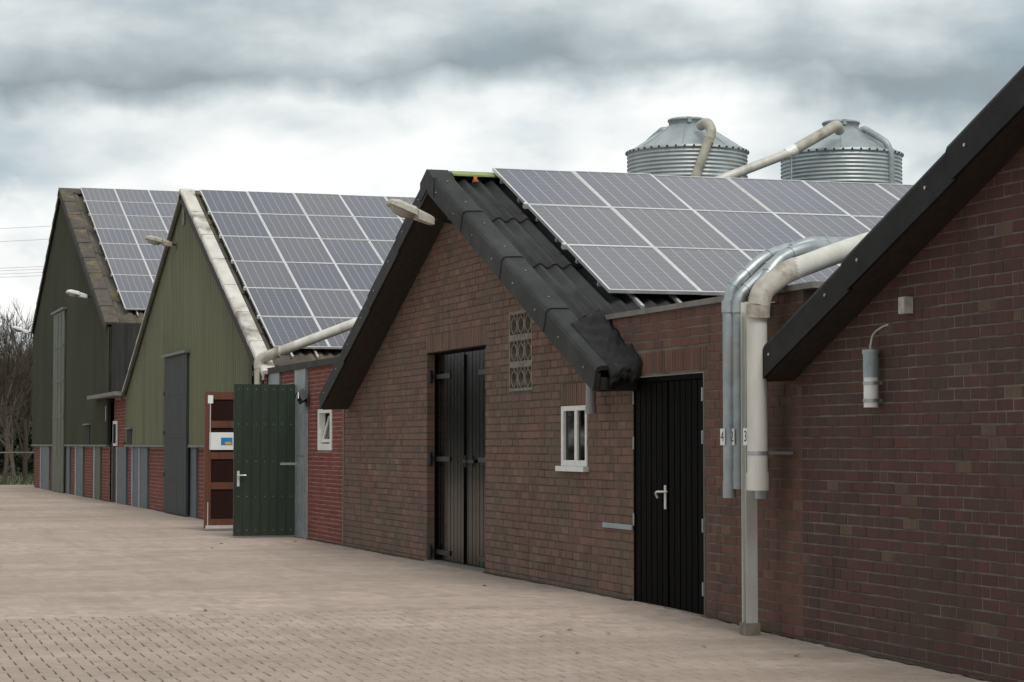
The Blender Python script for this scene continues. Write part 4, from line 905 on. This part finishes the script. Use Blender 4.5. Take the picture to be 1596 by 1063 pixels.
def pipe_group(label, xpx, bot, Y, top, bend, r, mat_, mat2, digit=None, coupl=True):
    X = at(xpx, 600, Y)[0]; zb, zt_ = at(xpx, bot, Y)[2], at(xpx, top, Y)[2]
    t = thing('feed_pipe', label, 'pipe', (X, Y, zb))
    m_ = MB(); m_.tube([(X, Y, zb), (X, Y, zt_)], r, 18); m_.build('pipe', mat_, t)
    m_ = MB(); m_.tube([(X, Y, zb-.001), (X, Y, zb+.14)], r*1.09, 18); m_.build('end_collar', mat_, t)
    P = [np.array([X, Y, zt_-.02])]+up(bend)
    pts = smooth_path(P, 8)
    m_ = MB(); m_.tube(pts, r*1.06, 18); m_.build('bend', mat2, t)
    if coupl:
        m_ = MB(); m_.tube([(X, Y, zt_-.05), (X, Y, zt_+.05)], r*1.16, 18); m_.build('coupling', mat2, t)
        for i in range(1, len(P)-1):
            for e, f2 in ((P[i-1], P[i]), (P[i], P[i+1])):
                dv = f2-e; ln = np.linalg.norm(dv)
            a = P[i]+(P[i+1]-P[i])*.40; dv = (P[i+1]-P[i])/np.linalg.norm(P[i+1]-P[i]); m_ = MB(); m_.tube([a-dv*.012, a+dv*.012], r*1.16, 18); m_.build('clamp_ring', mat2, t)
    if digit: num_tag(t, (X-.005, Y-r-.006, ztag), digit)
    return t, X, zb
pipe_group('galvanised feed pipe tagged 4 nearest the ribbed black door', 1136, 776, PY, 478, [(1141, 450, -.27), (1150, 439, -.22), (1186, 405, 0.0), (1218, 390, .22), (1258, 384, .48), (1330, 388, .95), (1480, 386, 2.0)], .050, 'galv_flat', 'galv', '4')
pipe_group('galvanised feed pipe tagged 2 between the outer pipe and the steel post', 1151, 762, PY+.06, 478, [(1152, 462, -.23), (1186, 430, -.04), (1222, 397, .16), (1258, 378, .38), (1330, 380, .85), (1480, 376, 1.9)], .050, 'galv_flat', 'galv', '2')
pipe_group('galvanised feed pipe tagged 3 mostly hidden behind the cream pipe', 1186, 777, PY+.10, 478, [(1188, 440, -.16), (1215, 402, .02), (1262, 384, .32), (1330, 388, .86), (1480, 386, 1.9)], .050, 'galv_flat', 'galv', None)
t, X3, zb3 = pipe_group('thick cream plastic feed pipe strapped to the steel post', 1180, 764, PY-.02, 495, [(1186, 455, -.28), (1225, 424, -.02), (1330, 385, .80), (1480, 340, 1.9)], .083, 'pvc', 'pvc', None, False)
for a, b_ in (((1181, 494, PY-.02), (1182, 474, PY-.02)),):
    m_ = MB(); m_.tube(up([a, b_]), .095, 18); m_.build('coupling', 'pvc_dirty', t)
m_ = MB(); m_.tube(smooth_path(up([(1182, 480, PY-.02), (1187, 455, -.28), (1222, 426, -.04), (1240, 418, .10)]), 8), .092, 18); m_.build('elbow', 'pvc_dirty', t)
zc = at(1180, 706, PY)[2]; m_ = MB(); m_.tube([(X3, PY-.02, zc-.014), (X3, PY-.02, zc+.014)], .088, 18); m_.box((X3-.02, PY-.02, zc-.012), (X3+.02, -.014, zc+.012)); m_.build('strap', 'galv', t)
p3 = at(1183, 681, PY-.03); num_tag(t, (X3-.075, PY-.088, ztag), '3')
# steel channel post
q = gnd(1169, 990, -.05); pxp, pyp = q[0], q[1]; zt_ = at(1160, 472, pyp)[2]
post = thing('steel_post', 'pale grey steel channel post carrying the feed pipes', 'post', (pxp, pyp, gz(pxp)))
m_ = MB(); m_.box((pxp-.045, pyp-.05, gz(pxp)-.02), (pxp-.037, pyp+.05, zt_)); m_.box((pxp+.037, pyp-.05, gz(pxp)-.02), (pxp+.045, pyp+.05, zt_)); m_.box((pxp-.037, pyp-.004, gz(pxp)-.02), (pxp+.037, pyp+.004, zt_)); m_.build('channel', 'steel_post', post)
m_ = MB(); m_.box((pxp-.06, pyp-.065, gz(pxp)-.01), (pxp+.06, pyp+.065, gz(pxp)+.10)); m_.build('concrete_foot', 'concrete', post)
for z in (zc+.02, at(1150, 480, PY)[2]):
    m_ = MB(); m_.box((pxp-.55, pyp+.055, z-.02), (pxp+.13, pyp+.06, z+.02)); m_.build('cross_bar', 'galv', post)
# ---- white pipe at the red annex
fp = thing('feed_pipe', 'cream feed pipe bending over the red brick annex beside the open doors', 'pipe', (fx(404, -.15), -.15, 0))
Xw = at(404, 600, -.15)[0]; zt_ = at(404, 572, -.15)[2]
m_ = MB(); m_.tube([(Xw, -.15, 0), (Xw, -.15, zt_)], .085, 14); m_.build('pipe', 'pvc', fp)
m_ = MB(); m_.tube(smooth_path([np.array([Xw, -.15, zt_-.03])]+up([(404, 562, -.15), (414, 556, -.05), (436, 548, .15)]), 6), .092, 14); m_.build('elbow', 'pvc_dirty', fp)
m_ = MB(); m_.tube(up([(432, 549.5, .12), (470, 535, .50), (550, 505, 1.3), (640, 470, 2.3)]), .085, 14); m_.build('pipe', 'pvc', fp)
# ================================================================== SMALL FIXTURES ON THE WALLS
def gable_lamp(tip, rootp, Y0, label, shell='lamp_shell', w_=.13):
    """street-lamp style head pointing out from the wall; built along -Y"""
    B = np.array(at(*rootp, Y0)); L_ = .56; tz = math.tan(math.radians(tip))
    t = thing('wall_lamp', label, 'lamp', tuple(B))
    m_ = MB(); secs = []
    for u_, hw, ht, hb in ((0, .38, .045, .045), (.10, .50, .055, .055), (.36, .62, .065, .06), (.42, .95, .075, .03), (.80, 1.0, .075, .025), (.97, .85, .045, .02), (1.0, .7, .015, .015)):
        y = B[1]-.06-L_*u_; z = B[2]+L_*u_*tz; hw *= w_
        secs.append([(B[0]-hw, y, z-hb), (B[0]+hw, y, z-hb), (B[0]+hw, y, z+ht*.4), (B[0]+hw*.6, y, z+ht), (B[0]-hw*.6, y, z+ht), (B[0]-hw, y, z+ht*.4)])
    V = [p for s_ in secs for p in s_]
    m_.add(V, [(i*6+k, i*6+(k+1) % 6, (i+1)*6+(k+1) % 6, (i+1)*6+k) for i in range(len(secs)-1) for k in range(6)]); m_.add(secs[0], [tuple(range(6))]); m_.add(secs[-1], [tuple(range(6))[::-1]])
    m_.build('housing', shell, t)
    m_ = MB(); V = []
    for u_, hw, dp in ((.44, .85, -.01), (.47, .82, .05), (.70, .80, .075), (.88, .7, .055), (.94, .6, -.01)):
        y = B[1]-.06-L_*u_; z = B[2]+L_*u_*tz-.024; hw *= w_
        V += [(B[0]-hw, y, z), (B[0]-hw*.6, y, z-dp), (B[0]+hw*.6, y, z-dp), (B[0]+hw, y, z)]
    m_.add(V, [(i*4+k, i*4+k+1, (i+1)*4+k+1, (i+1)*4+k) for i in range(4) for k in range(3)], True); m_.build('lens', 'lens', t)
    m_ = MB(); m_.tube([B+np.array([0, .06 if Y0 > -.2 else .36, -.02]), B+np.array([0, -.12, .02])], .022, 8); yb = B[1]+(.05 if Y0 > -.2 else .38); m_.box((B[0]-.05, yb-.012, B[2]-.12), (B[0]+.05, yb+.006, B[2]+.06)); m_.build('bracket', 'dark_metal', t)
    return t
gable_lamp(20, (683, 345), -.40, 'beige weathered lamp head under the peak of the brick barn', w_=.15)
gable_lamp(12, (272, 381), -.12, 'beige lamp head sticking out from the green barn gable', w_=.18)
gable_lamp(12, (139, 462), -.12, 'white lamp head on the gable of the dark olive barn', 'lamp_white', w_=.30)
gable_lamp(16, (47, 518), -.12, 'white lamp head at the corner of the dark olive barn', 'lamp_white', w_=.30)
# junction box and cylinder lamp on the near gable
p = at(1418, 476, -.02); mb = MB(); mb.box((p[0]-.05, -.085, p[2]-.06), (p[0]+.05, -.02, p[2]+.06)); tag(mb.build('junction_box', 'lamp_shell', origin=(float(p[0]), -.02, float(p[2]-.06))), 'small beige junction box on the dark brick gable', 'junction box')
bj = bpy.data.objects['junction_box']; m_ = MB(); m_.box((p[0]-.042, -.09, p[2]-.05), (p[0]+.042, -.0855, p[2]+.05)); m_.build('cover', 'lamp_shell', bj)
pt = at(1357, 545, -.10); pb = at(1357, 635, -.10); r_ = .058; ct = thing('cylinder_lamp', 'grey cylinder wall fixture strapped to the dark brick gable', 'wall fixture', (float(pt[0]), -.10, float(pb[2])))
X = pt[0]; zm = pb[2]+(pt[2]-pb[2])*.52
m_ = MB(); m_.tube([(X, -.10, zm), (X, -.10, pt[2]-.03)], r_, 20); m_.build('upper_body', 'galv_flat', ct)
m_ = MB(); m_.tube([(X, -.10, pt[2]-.032), (X, -.10, pt[2])], r_*1.1, 20); m_.tube([(X, -.10, pt[2]), (X, -.10, pt[2]+.035)], .012, 8); m_.build('cap', 'galv_flat', ct)
m_ = MB(); m_.tube([(X, -.10, pb[2]), (X, -.10, zm)], r_*.94, 20); m_.build('lower_body', 'lamp_white', ct)
for u_ in (.12, .42):
    z = pb[2]+(pt[2]-pb[2])*u_; m_ = MB(); m_.tube([(X, -.10, z-.012), (X, -.10, z+.012)], r_*1.05, 20); m_.box((X-.02, -.10, z-.012), (X+.02, -.013, z+.012)); m_.build('strap', 'galv', ct)
m_ = MB(); m_.tube(smooth_path([(X, -.10, pt[2]+.03), (X+.005, -.085, pt[2]+.12), (X+.06, -.03, pt[2]+.17), (X+.13, -.018, pt[2]+.18)]), .008, 6); m_.build('cable', 'lamp_shell', ct)
# ================================================================== BACKGROUND ON THE LEFT
def tree(base, h_, seed, label, leafy=0.0, spread=.35, depth=5, matn='bark', leafm='leaf_mid', group=None, name='bare_tree'):
    r = random.Random(seed); br_ = MB(); lv = MB()
    t = thing(name, label, 'tree', tuple(base), group)
    def grow(p, d, ln, rad, k):
        n = 4; pts = [p]; q = p
        for i in range(n):
            d = d+np.array([r.gauss(0, .10), r.gauss(0, .10), .05+r.gauss(0, .05)]); d = d/np.linalg.norm(d); q = q+d*ln/n; pts.append(q)
        br_.tube(pts, rad, 5 if k < 2 else 3, False, [rad*(1-.5*i/n) for i in range(n+1)])
        if k >= 2 and leafy > 0:
            for i in range(int(leafy*9)):
                c = pts[r.randrange(1, n+1)]+np.array([r.gauss(0, .14), r.gauss(0, .14), r.gauss(0, .14)]); a = np.array([r.gauss(0, 1) for _ in range(3)]); a /= np.linalg.norm(a); b_ = np.cross(a, [0.3, .2, 1]); b_ /= np.linalg.norm(b_); s_ = r.uniform(.05, .10)
                lv.add([c-a*s_, c+b_*s_*.5, c+a*s_, c-b_*s_*.5], [(0, 1, 2, 3)])
        if k >= depth: return
        for i in range(r.choice((3, 3, 4, 4)) if k else 7):
            u_ = r.uniform(.35, 1) if k else r.uniform(.15, 1); c = pts[min(n, max(1, int(u_*n+.5)))]
            dd_ = d+np.array([r.gauss(0, spread), r.gauss(0, spread), r.gauss(.12, .2)]); dd_ /= np.linalg.norm(dd_); grow(c, dd_, ln*r.uniform(.55, .8), max(.010, rad*.52), k+1)
    grow(np.array(base, float), np.array([0, 0, 1.0]), h_*.30, h_*.011, 0)
    br_.build('trunk', matn, t)
    if lv.v: lv.build('crown', leafm, t)
    return t
def bg(px_, dist): q = atd(px_, HOR, dist); return (float(q[0]), float(q[1]), -.05)
G1 = 'bare trees beyond the yard'
for px_, dist, h_, sd, lf in ((6, 84, 9.4, 1, .06), (40, 92, 10.6, 2, .05), (22, 99, 10.4, 5, .08), (-24, 88, 10.2, 3, .06), (66, 102, 10.0, 4, .05)):
    tree(bg(px_, dist), h_, sd, 'leafless brownish tree behind the pale rail beyond the yard', lf, .42, 5, group=G1)
def bush(px_, dist, w_, h_, seed, label, leafm='leaf_dark', group=None, n=5200):
    r = random.Random(seed); b0 = np.array(bg(px_, dist)); t = thing('evergreen_bush', label, 'bush', tuple(b0), group); lv = MB(); st = MB()
    lobes = [(np.array([r.uniform(-w_, w_)*.6, r.uniform(-w_, w_)*.6, r.uniform(.25, .8)*h_]), r.uniform(.28, .5)*w_) for _ in range(11)]+[(np.array([0, 0, h_*.35]), w_*.75)]
    for i in range(n):
        c, rad = lobes[r.randrange(len(lobes))]; v = np.array([r.gauss(0, 1) for _ in range(3)]); v /= np.linalg.norm(v); p = b0+c+v*rad*r.uniform(.55, 1.08)
        if p[2] < 0: continue
        a = np.array([r.gauss(0, 1) for _ in range(3)]); a /= np.linalg.norm(a); b_ = np.cross(a, v); b_ /= (np.linalg.norm(b_)+1e-6); s_ = r.uniform(.06, .13)
        lv.add([p-a*s_, p+b_*s_*.6, p+a*s_, p-b_*s_*.6], [(0, 1, 2, 3)])
    lv.build('foliage', leafm, t)
    for k in range(6): an = r.uniform(0, 6.28); st.tube([b0, b0+np.array([math.cos(an)*w_*.4, math.sin(an)*w_*.4, h_*.7])], .04, 5)
    st.build('stem', 'bark', t)
for px_, dist, w_, h_, sd in ((2, 108, 1.7, 2.9, 1), (36, 112, 1.8, 3.2, 2), (70, 110, 1.8, 3.0, 3), (-34, 108, 1.8, 2.9, 4), (20, 120, 2.6, 7.2, 5), (52, 124, 2.6, 6.6, 6), (-10, 122, 2.6, 7.4, 7)):
    bush(px_, dist, w_, h_, sd, 'dark evergreen bush in the hedge beyond the grass verge', group='hedge bushes beyond the grass')
src_b = [o for o in COL.objects if o.name.startswith('evergreen_bush')]
for k in range(9):                   # the hedge goes on to the left, taller
    o0 = src_b[k % len(src_b)]; c = o0.copy(); COL.objects.link(c); q = np.array([-64-3.0*(k % 3), -9.5-4.2*k, -.05]); c.location = q; c.scale = (1.9, 1.9, 2.1)
    c['label'] = 'tall dark evergreen bush standing along the side of the yard'; c['group'] = 'tall bushes along the yard'
    for ch in o0.children: d = ch.copy(); COL.objects.link(d); d.parent = c
# white rail fence
fa0 = np.array(atd(-40, 706, 80)); fb0 = np.array(atd(57, 705, 80)); zr = .5*(fa0[2]+fb0[2])
fn = thing('rail_fence', 'single pale rail fence before the hedge at the end of the yard', 'fence', (float(fa0[0]), float(fa0[1]), -.05))
m_ = MB(); m_.tube([(fa0[0], fa0[1], zr), (fb0[0], fb0[1], zr)], .024, 8); m_.build('rail', 'flashing', fn)
for u_ in (.02, .98):
    q = fa0+(fb0-fa0)*u_; m_ = MB(); m_.box((q[0]-.05, q[1]-.05, -.06), (q[0]+.05, q[1]+.05, zr-.036)); m_.build('post', 'bark', fn)
# overhead wires
for y0_, y1_, d in ((352, 357, 160), (374, 377, 160), (413, 419, 170), (418, 423, 170), (424, 428, 170), (430, 433, 170)):
    A = atd(-700, y0_-18, d); B = atd(110, y1_+1, d); m_ = MB(); m_.tube([A+(B-A)*u_+np.array([0, 0, -.9*4*u_*(1-u_)+.35]) for u_ in np.linspace(0, 1, 15)], .011, 5)
    tag(m_.build('power_line', 'wire'), 'thin overhead power wire crossing the sky behind the olive barn', 'wire', 'overhead wires')
# dark strip painted in for the shade along the wall feet, uneven edge
mat('foot_shade', (.085, .070, .054), (.045, .038, .029), .95, sc=9, bmp=.5, c3=(.06, .058, .036), spec=.1)
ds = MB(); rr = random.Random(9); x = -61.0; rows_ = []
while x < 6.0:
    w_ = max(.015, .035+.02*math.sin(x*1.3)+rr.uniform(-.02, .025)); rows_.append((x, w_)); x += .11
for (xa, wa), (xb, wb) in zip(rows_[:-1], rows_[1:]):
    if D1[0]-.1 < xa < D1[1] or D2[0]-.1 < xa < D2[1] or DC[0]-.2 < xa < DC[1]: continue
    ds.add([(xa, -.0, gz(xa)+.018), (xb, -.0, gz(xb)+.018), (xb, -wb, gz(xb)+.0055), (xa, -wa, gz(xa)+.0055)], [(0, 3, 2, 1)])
ds.build('foot_shade', 'foot_shade', yard, kind='stuff')
wt = MB(); rr = random.Random(31)
for x_ in [rr.uniform(-16.5, 5.5) for _ in range(46)]+[-18.2, -18.15, -3.8, -3.74, -.35]:
    if D1[0]-.1 < x_ < D1[1]+.1 or D2[0] < x_ < D2[1]: continue
    for k in range(rr.randrange(3, 9)):
        b0 = np.array([x_+rr.gauss(0, .03), -.02-abs(rr.gauss(0, .012)), gz(x_)]); h_ = rr.uniform(.015, .06); dx = rr.gauss(0, .02); dy = -abs(rr.gauss(0, .02))
        wt.add([b0+(-.003, 0, 0), b0+(.003, 0, 0), b0+(dx, dy, h_)], [(0, 1, 2)])
wt.build('joint_weeds', 'leaf_mid', yard, kind='stuff')
# dry leaves on the paving
for px_, py_ in ((845, 995), (872, 990), (888, 985), (948, 990), (755, 914), (1097, 1010), (345, 848), (320, 953), (330, 855), (460, 845), (900, 1020), (1242, 1025)):
    q = gnd(px_, py_, gz(gnd(px_, py_)[0])); rr = random.Random(px_); m_ = MB(); an = rr.uniform(0, 6.28); a = np.array([math.cos(an), math.sin(an), .15])*.035; b_ = np.array([-math.sin(an), math.cos(an), .3])*.02
    c = np.array([q[0], q[1], gz(q[0])+.012]); m_.add([c-a, c+b_, c+a*1.1, c-b_], [(0, 1, 2), (0, 2, 3)])
    tag(m_.build('dry_leaf', 'dry_leaf'), 'small dry brown leaf lying on the paving', 'leaf', 'dry leaves on the paving')
